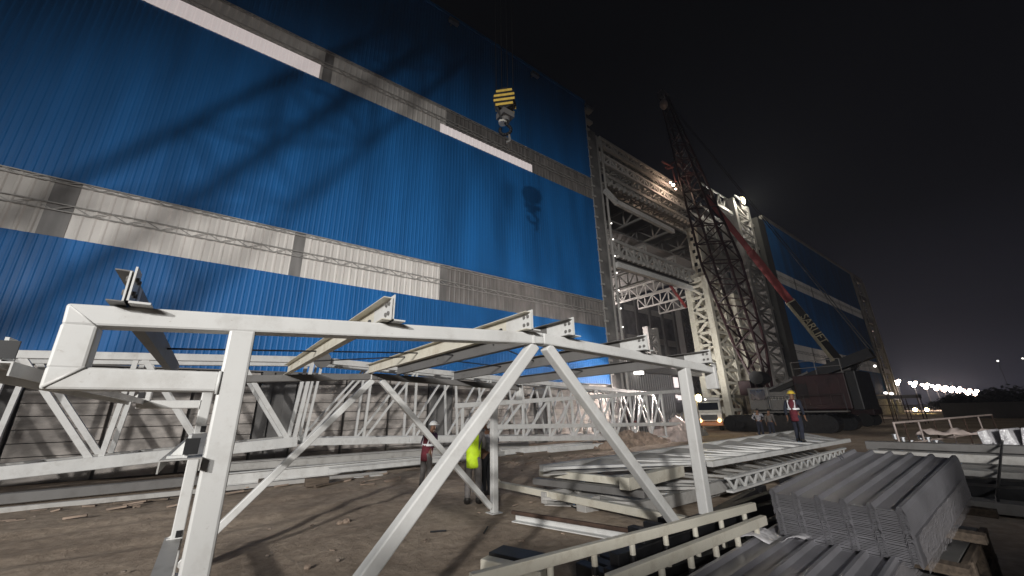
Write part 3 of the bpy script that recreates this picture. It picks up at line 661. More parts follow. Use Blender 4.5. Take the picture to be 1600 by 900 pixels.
for i in range(4): x = 9 + i * 1.5; mb.box((x, 3.85, 0), (x + .2, 4.1, .2))
mb.build('support_block', BLACKST, t)

# ------------------------------------------------------------------ stacks of ribbed roof sheets
def bundle(name, label, org, ux, uy, up, L_, n, step, th, m, nrib=6, width=.99, jit=.008, wrap=True):
    """org: near left bottom corner; ux along the ribs, uy across (to the right), up stack normal"""
    t = thing(name, label, 'sheet bundle', org, 'bundles of ribbed roof sheets')
    pitch = width / (nrib - .35); rh = .032
    pr = []
    for k in range(nrib):
        x = k * pitch; pr += [(x, 0), (x + .014, rh), (x + .04, rh), (x + .056, 0)]
    for i in range(n):
        o = org + up * (i * step) + ux * random.uniform(-jit, jit) + uy * random.uniform(-jit * .12, jit * .12)
        mb = MB(); mb.ribbon(pr, o, o + ux * L_, uy, up, th); mb.build('sheet', m, t)
    return t, pitch * (nrib - 1) + .063
ux = V((2.15, -.09, .175)).normalized(); uyA = V((.1, -.88, .0)); uyA = (uyA - ux * uyA.dot(ux)).normalized(); upA = uyA.cross(ux).normalized()
if upA.z < 0: upA = -upA
o0 = V((4.36, 1.79, .57))
N1, ST = 17, .0112
tA, wA = bundle('roof_sheet_bundle', 'lower of the two bundles stacked crosswise behind, shiny film along its right side', o0, ux, uyA, upA, 2.35, N1, ST, .004, SHEET)
o1 = o0 + upA * (N1 * ST + .004) - ux * .012
tB, wB = bundle('roof_sheet_bundle', 'topmost bundle of ribbed steel sheets, its six ribs in full view', o1, ux, uyA, upA, 2.38, N1, ST, .004, SHEET)
# crumpled film on the right side
def film(name, o, ux, uy, up, L_, hh, label, t, outs=.02, seed=1, s=26):
    rnd = random.Random(seed); mb = MB(); n, mrow = s, 7; vs = []
    for j in range(mrow + 1):
        for i in range(n + 1):
            vs.append(o + ux * (L_ * i / n) + up * (hh * j / mrow) + uy * (outs + rnd.uniform(-.004, .010)))
    mb.add(vs, [(j * (n + 1) + i, j * (n + 1) + i + 1, (j + 1) * (n + 1) + i + 1, (j + 1) * (n + 1) + i) for j in range(mrow) for i in range(n)])
    ob = mb.build(name, FILM, t, 0, True)
    return ob
FILM = bpy.data.materials.new('wrapping_film'); FILM.use_nodes = True
_nt = FILM.node_tree; _b = _nt.nodes['Principled BSDF']; _b.inputs['Base Color'].default_value = (.5, .48, .5, 1); _b.inputs['Roughness'].default_value = .12
_b.inputs['Specular IOR Level'].default_value = .9; _b.inputs['Alpha'].default_value = .45
_nz = _nt.nodes.new('ShaderNodeTexNoise'); _nz.inputs['Scale'].default_value = 22; _nz.inputs['Detail'].default_value = 6
_bp = _nt.nodes.new('ShaderNodeBump'); _bp.inputs['Strength'].default_value = .9; _bp.inputs['Distance'].default_value = .03
_nt.links.new(_nz.outputs['Fac'], _bp.inputs['Height']); _nt.links.new(_bp.outputs[0], _b.inputs['Normal'])
film('wrapping_film', o0 + uyA * wA - upA * .02, ux, uyA, upA, 2.1, .25, '', tA, .02, 3)
# crate and battens carrying them
mb = MB(); q0 = o0 + uyA * .55 + ux * .35 - upA * .012
for k in range(3):
    c = o0 + ux * (.3 + k * .85) - upA * .055
    b2 = MB(); b2.bar(c - uyA * .05, c + uyA * 1.12, .09, .07, upA); single('timber_batten', b2, WOOD, ('front', 'middle', 'rear')[k] + ' timber batten squeezed under the upper sheet bundles', 'timber', 'battens under the upper sheet bundles')
t = thing('packing_crate', 'grey board crate with timber rails, carrying the upper sheet bundles', 'crate', (5.7, 1.3, 0))
c0 = o0 + ux * .35 + uyA * .42 - upA * .1; c0z = c0.z - .09
mb = MB(); mb.box((c0.x, .82, .0), (c0.x + 2.2, 1.7, c0z)); mb.build('board_side', CONCG, t, .01)
mb = MB()
for k in range(4): x = c0.x + .1 + k * .62; mb.box((x, .745, .0), (x + .1, .815, c0z + .0))
for z in (.1, .34): mb.box((c0.x, .76, z), (c0.x + 2.25, .812, z + .07))
mb.build('timber_rail', WOOD, t, .008)
# lower bundle nearest the camera
ux2 = V((1, .035, .02)).normalized(); uy2 = V((.035, -1, 0)); uy2 = (uy2 - ux2 * uy2.dot(ux2)).normalized(); up2 = uy2.cross(ux2).normalized()
if up2.z < 0: up2 = -up2
N2 = 20
o2 = V((2.2, 1.84, .54)) - up2 * (N2 * ST)
tC, wC = bundle('roof_sheet_bundle', 'lowest bundle of ribbed sheets, nearest the camera, running under the upper two', o2, ux2, uy2, up2, 2.75, N2, ST, .004, SHEET)
film('wrapping_film', o2 + uy2 * wC - up2 * .02 + ux2 * .2, ux2, uy2, up2, 2.5, .26, '', tC, .02, 5)
mb = MB()
for k in range(4): x = 2.3 + k * .8; mb.box((x, .85, .1), (x + .1, 1.9, o2.z - .02))
mb.box((2.2, .95, 0), (4.9, 1.05, .098)); mb.box((2.2, 1.7, 0), (4.9, 1.8, .098)); single('pallet', mb, WOOD, 'timber pallet under the lowest sheet bundle', 'pallet', None, .006)
# loose sheet of film lying at the foot of the upper stack
pp = onZ(1200, 838, .60); mb = MB(); vs = []; rnd = random.Random(4)
for j in range(6):
    for i in range(9): vs.append((pp.x - .22 + .3 * j / 5 + .03 * i, pp.y + .16 - .055 * i, .588 + rnd.uniform(0, .035) + .03 * math.sin(i * 1.1)))
mb.add(vs, [(j * 9 + i, j * 9 + i + 1, (j + 1) * 9 + i + 1, (j + 1) * 9 + i) for j in range(5) for i in range(8)])
o = single('plastic_scrap', mb, PLASTIC, 'white scrap of plastic film lying between the sheet stacks', 'plastic film', None, 0, True)
so = o.modifiers.new('solid', 'SOLIDIFY'); so.thickness = .003

# ------------------------------------------------------------------ pile of pipes and beams at the right
G6 = 'long sections piled at the right edge'
rnd = random.Random(11)
labs = ['lowest', 'second', 'third', 'fourth', 'fifth', 'sixth', 'seventh', 'topmost']
for i in range(8):
    x = 10.2 + i * .62; z = .12 + .07 * i + (.05 if i % 2 else 0)
    mm = (GREYDK, BLACKST, BLACKST, GREYST, GREYDK, GREYST, BLACKST, GREYDK)[i]
    hbox((x, 2.15 + rnd.uniform(-.3, .2) + i * .17, z), (x + .5, -4.5, z), .42, .16 + .04 * (i % 3), mm, 'steel_section', labs[i] + ' section of the piled long sections, counted from the near side', 'steel section', G6)
for k, y in enumerate((.9, -.4)):
    mb = MB(); mb.path([V((10.1, y, .06)), V((10.3, y, .26)), V((12.2, y, .50)), V((14.9, y, .84))], .022, 6)
    single('tie_strap', mb, BLACKP, ('left', 'right')[k] + ' dark strap across the piled long sections', 'strap', 'straps over the piled sections')
G7 = 'pipes bundled beyond the sheet stacks'
for i in range(7):
    y = 4.3 - i * .32; x0 = 12.4 + .4 * (i % 3); z = .15 + .1 * (i % 4)
    mb = MB(); mb.tube((x0, y - .1, z), (x0 + 6.5, y - .9, z + .05), .075, 10); mb.tube((x0 - .02, y - .1, z), (x0 + .3, y - .135, z), .09, 10)
    single('scaffold_pipe', mb, BLACKST if i % 3 == 1 else GALV, ('nearest the girder pile', 'second', 'third', 'fourth', 'fifth', 'sixth', 'nearest the long sections')[i] + ' of the pipes bundled beyond the sheet stacks', 'pipe', G7)
for i in range(6):
    p = onZ(1398 + i * 13, 682 + (i % 3) * 5 , .62 - .05 * (i % 3))
    mb = MB(); mb.tube(p - V((0, 0, .09)), p + V((0, 0, .06)), .06, 8); mb.tube(p + V((0, 0, .06)), p + V((0, 0, .08)), .085, 8)
    single('pipe_coupler', mb, GALV, ('first', 'second', 'third', 'fourth', 'fifth', 'sixth')[i] + ' metal coupler from the left, on the pipes under the red handrail', 'coupler', 'couplers on the pipe pile')
# handrail standing on the pile
a, b_ = onZ(1396, 661, 1.15), onZ(1549, 648, 1.22)
b_ = a + (b_ - a) * .62
t = thing('handrail', 'red and white handrail standing beyond the pipes', 'handrail', (a.x, a.y, .4))
bb = onZ(1549, 648, 1.2)
d_ = (bb - a)
for nm, z in (('top_rail', 0), ('mid_rail', -.62)):
    mb = MB(); mb.tube(a + V((0, 0, z)), bb + V((0, 0, z)), .032, 8); mb.build(nm, TARP, t)
for i in range(8):
    p = lerp(a, bb, (i / 7) ** 1.3); mb = MB(); mb.tube(p - V((0, 0, .95)), p, .024, 8); mb.build('rail_post', RUST if i % 2 else TARP, t)
# crumpled white sheeting on the pile and the wrapped roll at the edge
pp = onZ(1510, 672, .85); mb = MB(); rnd = random.Random(3); vs = []
for j in range(7):
    for i in range(12): vs.append((pp.x + (i - 6) * .12 + rnd.uniform(-.04, .04), pp.y - (i - 6) * .16 + (j - 3) * .06, .72 + .2 * math.sin(j / 6 * math.pi) * (.6 + .4 * math.sin(i * 1.7)) + rnd.uniform(-.03, .03)))
mb.add(vs, [(j * 12 + i, j * 12 + i + 1, (j + 1) * 12 + i + 1, (j + 1) * 12 + i) for j in range(6) for i in range(11)])
o = single('tarpaulin', mb, TARP, 'rolled pale tarpaulin lying along the handrail foot', 'tarpaulin', None, 0, True); o.modifiers.new('solid', 'SOLIDIFY').thickness = .01
q = onZ(1592, 716, .45); pr = []
t = thing('wrapped_sheet_pack', 'upright pale plastic-wrapped sheet pack at the right edge of the photo', 'sheet pack', (q.x, q.y, 0))
prof = [(-.55, 0), (-.5, .5), (-.58, .62), (-.62, 1.0), (-.45, 1.05), (-.4, .62), (-.3, .5), (-.25, 1.06), (-.1, 1.08), (0, .55), (.1, 1.1), (.45, 1.1), (.5, 0)]
mb = MB(); mb.extr(prof, (q.x, q.y - .1, .02), (q.x + .9, q.y - .25, .02), (.3, -1, 0), (0, 0, 1)); mb.build('wrapped_pack', PLASTIC, t, .02, True)

# ------------------------------------------------------------------ people
def skin_obj(name, chains, m, parent, xf, sub=1):
    """chains: lists of (point, rx, ry); first point of later chains may repeat an earlier one (joined)"""
    vs, es, rad, idx = [], [], [], {}
    for ch in chains:
        prev = None
        for p, rx, ry in ch:
            k = tuple(round(c, 4) for c in p)
            if k not in idx: idx[k] = len(vs); vs.append(xf(V(p)) - ORG[parent]); rad.append((rx * xf.s, ry * xf.s))
            if prev is not None: es.append((prev, idx[k]))
            prev = idx[k]
    me = bpy.data.meshes.new(name); me.from_pydata([tuple(v) for v in vs], es, []); me.materials.append(m)
    o = bpy.data.objects.new(name, me); COL.objects.link(o); o.parent = parent; ORG[o] = ORG[parent]
    o.modifiers.new('skin', 'SKIN').use_smooth_shade = True
    for i, sv in enumerate(me.skin_vertices[0].data):
        sv.radius = rad[i]; sv.use_root = (i == 0)
    s = o.modifiers.new('sub', 'SUBSURF'); s.levels = sub; s.render_levels = sub
    return o
class XF:
    def __init__(s, loc, yaw, sc): s.loc, s.yaw, s.s = V(loc), yaw, sc
    def __call__(s, p):
        c, n = math.cos(s.yaw), math.sin(s.yaw); p = V(p) * s.s
        return s.loc + V((p.x * c - p.y * n, p.x * n + p.y * c, p.z))
def person(label, loc, yaw, sc, lean, legs, arms, vest, shirt, trousers, helmet, tape=True, hair=False, group=None):
    """facing +y locally; legs: [(knee, ankle)] left/right; arms: [(elbow, wrist)]"""
    t = thing('person', label, 'person', loc, group)
    xf = XF(loc, yaw, sc)
    pel, wai, che = (0, 0, .93), (0, lean * .35, 1.10), (0, lean * .8, 1.32)
    nek, hd0, hd1 = (0, lean * 1.15, 1.47), (0, lean * 1.35 + .015, 1.56), (0, lean * 1.45 + .03, 1.67)
    ch = [[(pel, .13, .10), (wai, .125, .095), (che, .145, .105), (nek, .055, .055), (hd0, .072, .082), (hd1, .078, .09), ((0, hd1[1], 1.735), .05, .055)]]
    sho = [(-.19, lean * .95, 1.40), (.19, lean * .95, 1.40)]
    for s_, (kn, an) in zip((-1, 1), legs):
        hip = (s_ * .1, 0, .88)
        ch.append([(pel, .13, .10), (hip, .09, .09), (kn, .058, .058), (an, .04, .045), ((an[0], an[1] + .03, .04), .04, .035), ((an[0] + s_ * .02, an[1] + .16, .035), .04, .028)])
    for s_, sh, (el, wr) in zip((-1, 1), sho, arms):
        d = (V(wr) - V(el)).normalized(); hnd = tuple(V(wr) + d * .075)
        ch.append([(che, .145, .105), (sh, .058, .058), (el, .04, .04), (wr, .027, .03), (hnd, .036, .022)])
        side = V((0, 1, 0)) if abs(d.y) < .7 else V((1, 0, 0)); side = (side - d * side.dot(d)).normalized()
        for k in range(4):
            b = V(hnd) + d * .025 + side * (k - 1.5) * .02; L_ = (.06, .075, .07, .05)[k]; cu = d.cross(side) * s_ * .02
            ch.append([(hnd, .036, .022), (tuple(b), .009, .009), (tuple(b + d * L_ * .6 + cu * .5), .009, .009), (tuple(b + d * L_ + cu * 1.5), .008, .008)])
        b = V(wr) + d * .03 + side * .04; ch.append([(wr, .027, .03), (tuple(b), .011, .011), (tuple(b + d * .05 + side * .015), .010, .010)])
    # nose
    ch.append([(hd0, .072, .082), ((0, hd0[1] + .10, 1.59), .014, .016)])
    skin_obj('body', ch, SKIN, t, xf)
    cl = [[((0, 0, .86), .155, .125), (wai, .152, .12), (che, .172, .13), ((0, lean * 1.05, 1.43), .10, .085)]]
    for sh, (el, wr) in zip(sho, arms):
        w2 = lerp(el, wr, .85); cl.append([(che, .172, .13), (sh, .078, .078), (el, .056, .056), (tuple(w2), .044, .044)])
    skin_obj('shirt', cl, shirt, t, xf)
    tr = [[((0, 0, .98), .15, .12), (pel, .155, .125)]]
    for s_, (kn, an) in zip((-1, 1), legs):
        tr.append([(pel, .155, .125), (tuple(V((s_ * .1, 0, .84))), .108, .108), (kn, .078, .08), ((an[0], an[1], .09), .066, .07)])
    skin_obj('trousers', tr, trousers, t, xf)
    for s_, (kn, an) in zip((-1, 1), legs):
        skin_obj('boot', [[((an[0], an[1], .17), .072, .078), ((an[0], an[1] + .01, .10), .075, .08), ((an[0], an[1] + .03, .055), .075, .065), ((an[0] + s_ * .02, an[1] + .2, .05), .068, .055)]], BOOT, t, xf)
    if vest:
        v = skin_obj('vest', [[((0, .0, .70), .19, .155), ((0, .0, .76), .19, .155), ((0, 0, .9), .19, .155), (wai, .19, .155), (che, .222, .175), ((0, lean * .95, 1.43), .20, .14), ((0, lean * 1.0, 1.48), .10, .09)]], vest, t, xf)
        if tape:
            mb = MB()
            def ring(z, lz, rx, ry, hh):
                n = 20; vs = []
                for zz in (z - hh, z + hh): vs += [xf((rx * math.cos(6.2832 * i / n), lz + ry * math.sin(6.2832 * i / n), zz)) for i in range(n)]
                mb.add(vs, [(i, (i + 1) % n, n + (i + 1) % n, n + i) for i in range(n)])
            ring(1.14, lean * .42, .205, .172, .03)
            for s_ in (-1, 1):
                for f in (-1, 1):
                    mb.bar(xf((s_ * .09, lean * .45 + f * .153, 1.15)), xf((s_ * .10, lean * 1.0 + f * .135, 1.44)), .045 * sc, .012 * sc, xf((0, f, 0)) - xf((0, 0, 0)))
            mb.build('reflective_tape', REFL, v)
    hc = V((0, hd1[1] + .0, 1.665))
    mb = MB()
    if helmet:
        mb.ball((0, 0, 0), 1, 14, 6, (.118, .138, .115), 0.)
        mb.extr([(.138 * math.cos(6.2832 * i / 14), .172 * math.sin(6.2832 * i / 14) + .022) for i in range(14)], (0, 0, -.012), (0, 0, .006), (1, 0, 0), (0, 1, 0))
        mb.v = [xf(hc + v + V((0, 0, .01))) for v in mb.v]; mb.build('helmet', helmet, t, 0, True)
    else:
        mb.ball((0, -.012, 0), 1, 14, 6, (.092, .105, .10), -.25); mb.v = [xf(hc + v + V((0, 0, .005))) for v in mb.v]; mb.build('hair', BLACKCL, t, 0, True)
    # eyes and mouth
    mb = MB()
    for s_ in (-1, 1): mb.ball(xf((s_ * .032, hd0[1] + .085, 1.625)), .010 * sc, 6, 4)
    mb.bar(xf((-.022, hd0[1] + .086, 1.545)), xf((.022, hd0[1] + .086, 1.545)), .008 * sc); mb.build('face_features', BLACKCL, t)
    return t
stand = [((-.11, .02, .49), (-.12, -.02, .08)), ((.11, .02, .49), (.12, -.02, .08))]
stride = [((-.10, .14, .50), (-.10, .10, .08)), ((.10, .04, .49), (.11, -.18, .10))]
down = [((-.26, -.02, 1.13), (-.27, .06, .88)), ((.26, -.02, 1.13), (.27, .06, .88))]
front = [((-.25, .06, 1.14), (-.10, .26, 1.12)), ((.25, .06, 1.14), (.12, .26, 1.10))]
hips = [((-.36, -.04, 1.16), (-.2, .08, 1.02)), ((.40, -.05, 1.18), (.2, .06, 1.03))]
def face(loc, tx, ty):  # yaw that looks at a ground point
    return math.atan2(ty - loc[1], tx - loc[0]) - math.pi / 2
p = onZ(739, 789, 0); person('worker in bright yellow vest and dark trousers, standing half behind the front diagonal', p, face(p, 9, 16), .92, .02, stand, front, HIVIS, GREYCL, GREYCL, HELMW, False)
p = onZ(760, 776, 0); person('worker in grey striped shirt with a hand on the hip, beside the yellow vest worker', p, face(p, 3, 14), .93, .05, stand, hips, None, SHIRT, BLACKCL, None)
p = onZ(664, 764, 0); person('stooping worker in maroon vest and white helmet, behind the front diagonal', p, face(p, 12, 13), .86, .16, stand, front, MAROON, PURPLE, GREYCL, HELMW)
p = onZ(1252, 692, .50); person('worker in maroon vest and yellow helmet walking on the flat girder pile', p, face(p, 34, 6), .98, .05, stride, down, MAROON, DENIM, DENIM, HELMY)
p = onZ(1194, 686, 0) + V((2, .9, 0)); person('far worker in pale shirt standing left of a companion, before the crane tracks', p, face(p, 36, 12), .92, .02, stand, hips, None, SHIRT, DENIM, None)
p = onZ(1207, 687, 0) + V((2, .7, 0)); person('far worker carrying a white bag, right of a companion before the crane tracks', p, face(p, 36, 10), .9, .03, stand, down, None, GREYCL, DENIM, None)

# ------------------------------------------------------------------ crawler crane
def text(body, size, m, parent, mtx, name):
    cu = bpy.data.curves.new(name, 'FONT'); cu.body = body; cu.size = size; cu.extrude = .01; cu.align_x = 'CENTER'; cu.align_y = 'CENTER'
    tmp = bpy.data.objects.new(name, cu); COL.objects.link(tmp)
    me = bpy.data.meshes.new_from_object(tmp.evaluated_get(bpy.context.evaluated_depsgraph_get()))
    bpy.data.objects.remove(tmp); me.transform(mtx); me.transform(Matrix.Translation(-ORG[parent])); me.materials.clear(); me.materials.append(m)
    o = bpy.data.objects.new(name, me); COL.objects.link(o); o.parent = parent; ORG[o] = ORG[parent]; return o
def basis(x, y, o):
    x = V(x).normalized(); y = V(y); y = (y - x * y.dot(x)).normalized(); z = x.cross(y)
    m = Matrix((x, y, z)).transposed().to_4x4(); m.translation = V(o); return m
def crawler():
    t = thing('crawler_crane', 'dark red crawler crane on tracks with a tall lattice boom rising before the open bay', 'crane', (34.5, 11.5, 0))
    for x in (32.0, 36.2):
        pr = []
        for i in range(9): a = math.pi / 2 + math.pi * i / 8; pr.append((8.9 + .55 * math.cos(a), .56 + .55 * math.sin(a)))
        for i in range(9): a = -math.pi / 2 + math.pi * i / 8; pr.append((15.0 + .55 * math.cos(a), .56 + .55 * math.sin(a)))
        mb = MB(); mb.extr(pr, (x, 0, 0), (x + 1.1, 0, 0), (0, 1, 0), (0, 0, 1)); tr = mb.build('track', BLACKST, t)
        mb = MB()
        for i in range(20): y = 8.8 + i * .32; mb.box((x - .04, y, 1.105), (x + 1.14, y + .2, 1.16))
        mb.build('track_shoe', BLACKST, tr)
        mb = MB()
        for i in range(6): r_ = MB(); r_.tube((x - .05, 9.4 + i * .98, .42), (x + .02, 9.4 + i * .98, .42), .24, 12); r_.build('track_roller', BLACKST, tr)
        mb.tube((x - .06, 8.9, .58), (x + .02, 8.9, .58), .38, 14); mb.build('drive_sprocket', BLACKST, tr); mb = MB(); mb.tube((x - .06, 15.0, .58), (x + .02, 15.0, .58), .38, 14); mb.build('idler_wheel', BLACKST, tr)
    mb = MB(); mb.box((33.0, 10.5, .6), (36.3, 14.8, 1.15)); mb.tube((34.5, 12.6, 1.15), (34.5, 12.6, 1.45), 1.3, 20); mb.build('car_body', BLACKST, t)
    mb = MB(); mb.box((32.9, 7.6, 1.45), (36.2, 10.6, 3.75)); mb.build('engine_house', REDDK, t, .08)
    mb = MB()
    for i in range(4): mb.box((32.86, 8.0 + i * .62, 1.8), (32.92, 8.5 + i * .62, 3.4))
    mb.build('house_panel', REDDK, t, .01)
    mb = MB(); mb.path([V((33.0, 7.7, 3.75)), V((33.0, 7.7, 4.7)), V((33.0, 10.5, 4.7)), V((33.0, 10.5, 3.75))], .03, 5); mb.tube((33.0, 7.7, 4.25), (33.0, 10.5, 4.25), .025, 5); mb.tube((33.0, 9.1, 3.75), (33.0, 9.1, 4.7), .025, 5); mb.build('roof_handrail', GREYDK, t)
    mb = MB(); mb.tube((34.2, 8.6, 3.7), (34.2, 8.6, 4.9), .12, 10); mb.build('exhaust', BLACKST, t)
    mb = MB()
    for i in range(9): mb.box((32.84, 9.85 + i * .07, 2.2), (32.9, 9.89 + i * .07, 3.2))
    mb.box((32.87, 9.83, 2.15), (32.9, 10.47, 3.25)); mb.build('cooling_grille', BLACKST, t)
    mb = MB(); mb.box((32.3, 7.8, 1.3), (32.9, 13.4, 1.38)); mb.build('side_walkway', GREYDK, t)
    mb = MB(); mb.path([V((32.32, 7.8, 1.38)), V((32.32, 7.8, 2.4)), V((32.32, 12.2, 2.4)), V((32.32, 12.2, 1.38))], .025, 5); mb.tube((32.32, 10, 1.38), (32.32, 10, 2.4), .02, 5); mb.build('walkway_handrail', BLACKST, t)
    mb = MB(); mb.box((32.7, 7.0, 1.4), (36.4, 7.55, 3.85)); mb.build('counterweight', BLACKP, t, .06)
    mb = MB(); mb.box((33.0, 10.65, 1.45), (36.1, 13.5, 2.75)); mb.build('side_deck', GREYDK, t, .03)
    mb = MB(); mb.box((32.8, 12.3, 1.5), (33.9, 13.7, 3.1)); cab = mb.build('cab', GREYDK, t, .05)
    mb = MB(); mb.box((32.77, 12.5, 2.2), (32.82, 13.5, 2.95)); mb.build('window', GLASS, cab)
    text('BUTTON', .42, GREYST, t, basis((0, -1, 0), (0, 0, 1), (32.97, 11.55, 2.3)), 'painted_name')
    # boom: four chords with lacing, tapering at both ends
    F, Tp = V((34.3, 12.95, 2.6)), onX(1037, 150, 34.3)
    ax = (Tp - F).normalized(); sx = V((1, 0, 0)); sy = ax.cross(sx).normalized(); Lb = (Tp - F).length
    ch = MB(); lc = MB()
    stn = [(0, .35, .3), (.12, .9, .8), (.36, 1.3, 1.15), (.6, .95, .85), (1, .3, .3)]
    for (s0, w0, d0), (s1, w1, d1), n in zip(stn, stn[1:], (4, 8, 8, 13)):
        c0 = [F + ax * Lb * s0 + sx * a * w0 + sy * b * d0 for a, b in ((-1, -1), (1, -1), (1, 1), (-1, 1))]
        c1 = [F + ax * Lb * s1 + sx * a * w1 + sy * b * d1 for a, b in ((-1, -1), (1, -1), (1, 1), (-1, 1))]
        for i in range(4):
            ch.tube(c0[i], c1[i], .11, 6); j = (i + 1) % 4
            for k in range(n):
                p, q = (lerp(c0[i], c1[i], k / n), lerp(c0[j], c1[j], (k + 1) / n)) if (k + i) % 2 else (lerp(c0[j], c1[j], k / n), lerp(c0[i], c1[i], (k + 1) / n))
                lc.tube(p, q, .06, 5)
    b = ch.build('boom_chord', REDDK, t); lc.build('lacing', REDDK, b)
    mb = MB(); mb.tube(Tp - V((.5, 0, 0)), Tp + V((.5, 0, 0)), .45, 12); mb.build('boom_head', GREYDK, t)
    q = onX(1031, 143, 34.3); mb = MB(); mb.bar(Tp, q, .2, .5); mb.build('head_plate', GREYST, t)
    q = onX(1037, 163, 33.6); mb = MB(); mb.ball(q, .42, 10, 8, (1, 1, 1.5)); mb.build('hook_ball', TARP, t)
    # second latticed mast close behind, and the raised jib foot at its head
    p0, p1 = onX(1165, 470, 33.5), onX(1072, 262, 36)
    # luffing mast and ropes
    m0, m1 = onX(1200, 613, 33.4), onX(1362, 551, 33.4)
    mb = MB(); mb.bar(m0, m1, .5, .45); mb.bar(lerp(m0, m1, .55), m1, .8, .62); mb.build('back_mast', BLACKP, t)
    mb = MB(); mb.tube(m0 + V((-.4, 0, .1)), lerp(m0, m1, .45) + V((-.4, 0, .25)), .07, 6); mb.build('mast_cylinder', GALV, t)
    mb = MB()
    for i in range(6): mb.tube(m1 + V((.1 * i, .2 * i + .1, .1)), V((33.2 + .4 * i, 7.0 + .15 * i, 3.8)), .03, 5)
    mb.build('reeving_rope', BLACKP, t)
    mb = MB()
    for dx in (-.5, .5): mb.tube(m1 + V((dx, 0, .2)), Tp + V((dx, 0, 0)), .03, 5)
    mb.tube(Tp + V((0, .5, 0)), onX(1037, 163, 33.6), .02, 5)
    mb.build('pendant_rope', BLACKP, t)
    mb = MB(); q = onX(1190, 590, 33.2); mb.tube(q + V((-.5, .2, 0)), q + V((.9, .2, 0)), .5, 16); mb.build('winch_drum', BLACKP, t)
    mb = MB(); mb.box((33.1, 13.5, 2.6), (35.6, 14.4, 3.7)); mb.build('boom_foot', REDDK, t, .05)
crawler()
# latticed jib section hanging at the top girder, where the welder works
t = thing('jib_frame', 'small dark red lattice frame standing on the top girder where sparks fly', 'lattice frame', onY(1062, 280, 17.6))
mb = MB()
for a, b_ in (((1040, 262), (1058, 250)), ((1042, 264), (1050, 262)), ((1050, 262), (1056, 284)), ((1058, 250), (1062, 258)), ((1056, 284), (1085, 268)), ((1060, 290), (1084, 270)), ((1052, 246), (1066, 250)), ((1066, 222), (1064, 252)), ((1053, 242), (1066, 236)), ((1052, 240), (1064, 254)), ((1046, 218), (1066, 214)), ((1034, 252), (1052, 262)), ((1058, 258), (1080, 270)), ((1070, 262), (1078, 282)), ((1062, 250), (1075, 262))):
    mb.tube(onY(*a, 17.4), onY(*b_, 17.0), .09, 6)
mb.build('lattice', mat('jib_paint', (.10, .03, .03), .5), t)
mb = MB(); mb.add([onY(1058, 282, 17.2), onY(1086, 268, 17.2), onY(1080, 280, 17.2), onY(1062, 292, 17.2)] + [onY(1058, 282, 17.2) + V((0, .06, 0)), onY(1086, 268, 17.2) + V((0, .06, 0)), onY(1080, 280, 17.2) + V((0, .06, 0)), onY(1062, 292, 17.2) + V((0, .06, 0))], [(0, 1, 2, 3), (7, 6, 5, 4), (0, 4, 5, 1), (1, 5, 6, 2), (2, 6, 7, 3), (3, 7, 4, 0)]); mb.build('guard_plate', REDDK, t)
t = thing('welding_torch', 'glowing weld point on the top girder', 'torch', onY(1052, 289, 17.3))
q = onY(1052, 289, 17.3); mb = MB(); mb.ball(q, .14, 8, 6); mb.ball(q + V((-.5, 0, .1)), .09, 8, 6); mb.ball(q + V((.35, 0, -.35)), .08, 8, 6); mb.build('weld_glow', SPARK, t)
mb = MB(); mb.tube(q + V((.1, -.1, .1)), q + V((.6, -.3, .8)), .05, 6); mb.build('handle', BLACKP, t)

# truck crane with telescopic boom, standing behind the crawler
def telescopic():
    B, Tp = atD(1313, 569, 34.5), atD(1103, 306, 37)
    t = thing('truck_crane', 'truck crane behind the crawler, its slim red telescopic boom with a lettered cream base section', 'crane', (B.x + .5, B.y - 1.0, 0))
    d = (Tp - B).normalized(); L_ = (Tp - B).length; up = V((-1, -.2, 0)); side = d.cross(up).normalized(); n_ = side.cross(d).normalized()
    for a, b, w, m in ((0, .36, .80, CREAMP), (.36, .66, .66, REDBOOM), (.66, 1.0, .5, REDBOOM)):
        mb = MB(); mb.bar(B + d * L_ * a, B + d * L_ * b, w * .75, w, side); mb.build('boom_section', m, t, .04)
    mb = MB(); mb.bar(B + d * L_ * .0 + side * .15, B + d * L_ * .355 + side * .11, .62, .54, side); mb.build('name_band', BLACKP, t)
    fn = -n_ if n_.dot(ray(1280, 530)) > 0 else n_
    text('SARLIFT', .86, CREAMP, t, basis(-d, (fn.cross(-d)), B + d * L_ * .2 + side * .10 + fn * .33), 'boom_lettering')
    mb = MB(); mb.bar(Tp, Tp + d * .8, .5, .9, side); mb.build('boom_head', REDDK, t)
    mb = MB(); mb.box((B.x - .4, B.y - .7, 1.5), (B.x + 2.2, B.y + 1.1, 5.2)); mb.build('turntable', GREYDK, t, .05)
    mb = MB(); mb.box((B.x - 1.2, B.y - 1.6, .9), (B.x + 1.5, B.y + 6.6, 1.5)); mb.build('chassis', REDDK, t, .05)
    mb = MB(); mb.box((B.x - 1.3, B.y + 4.6, 1.55), (B.x + 1.2, B.y + 6.6, 2.9)); mb.build('cab', REDDK, t, .1)
    for i in range(4):
        for x in (B.x - 1.25, B.x + 1.2):
            y = B.y - .9 + i * 2.1; mb = MB(); mb.tube((x, y, .52), (x + .35, y, .52), .52, 16); mb.build('wheel', RUBBER, t)
telescopic()

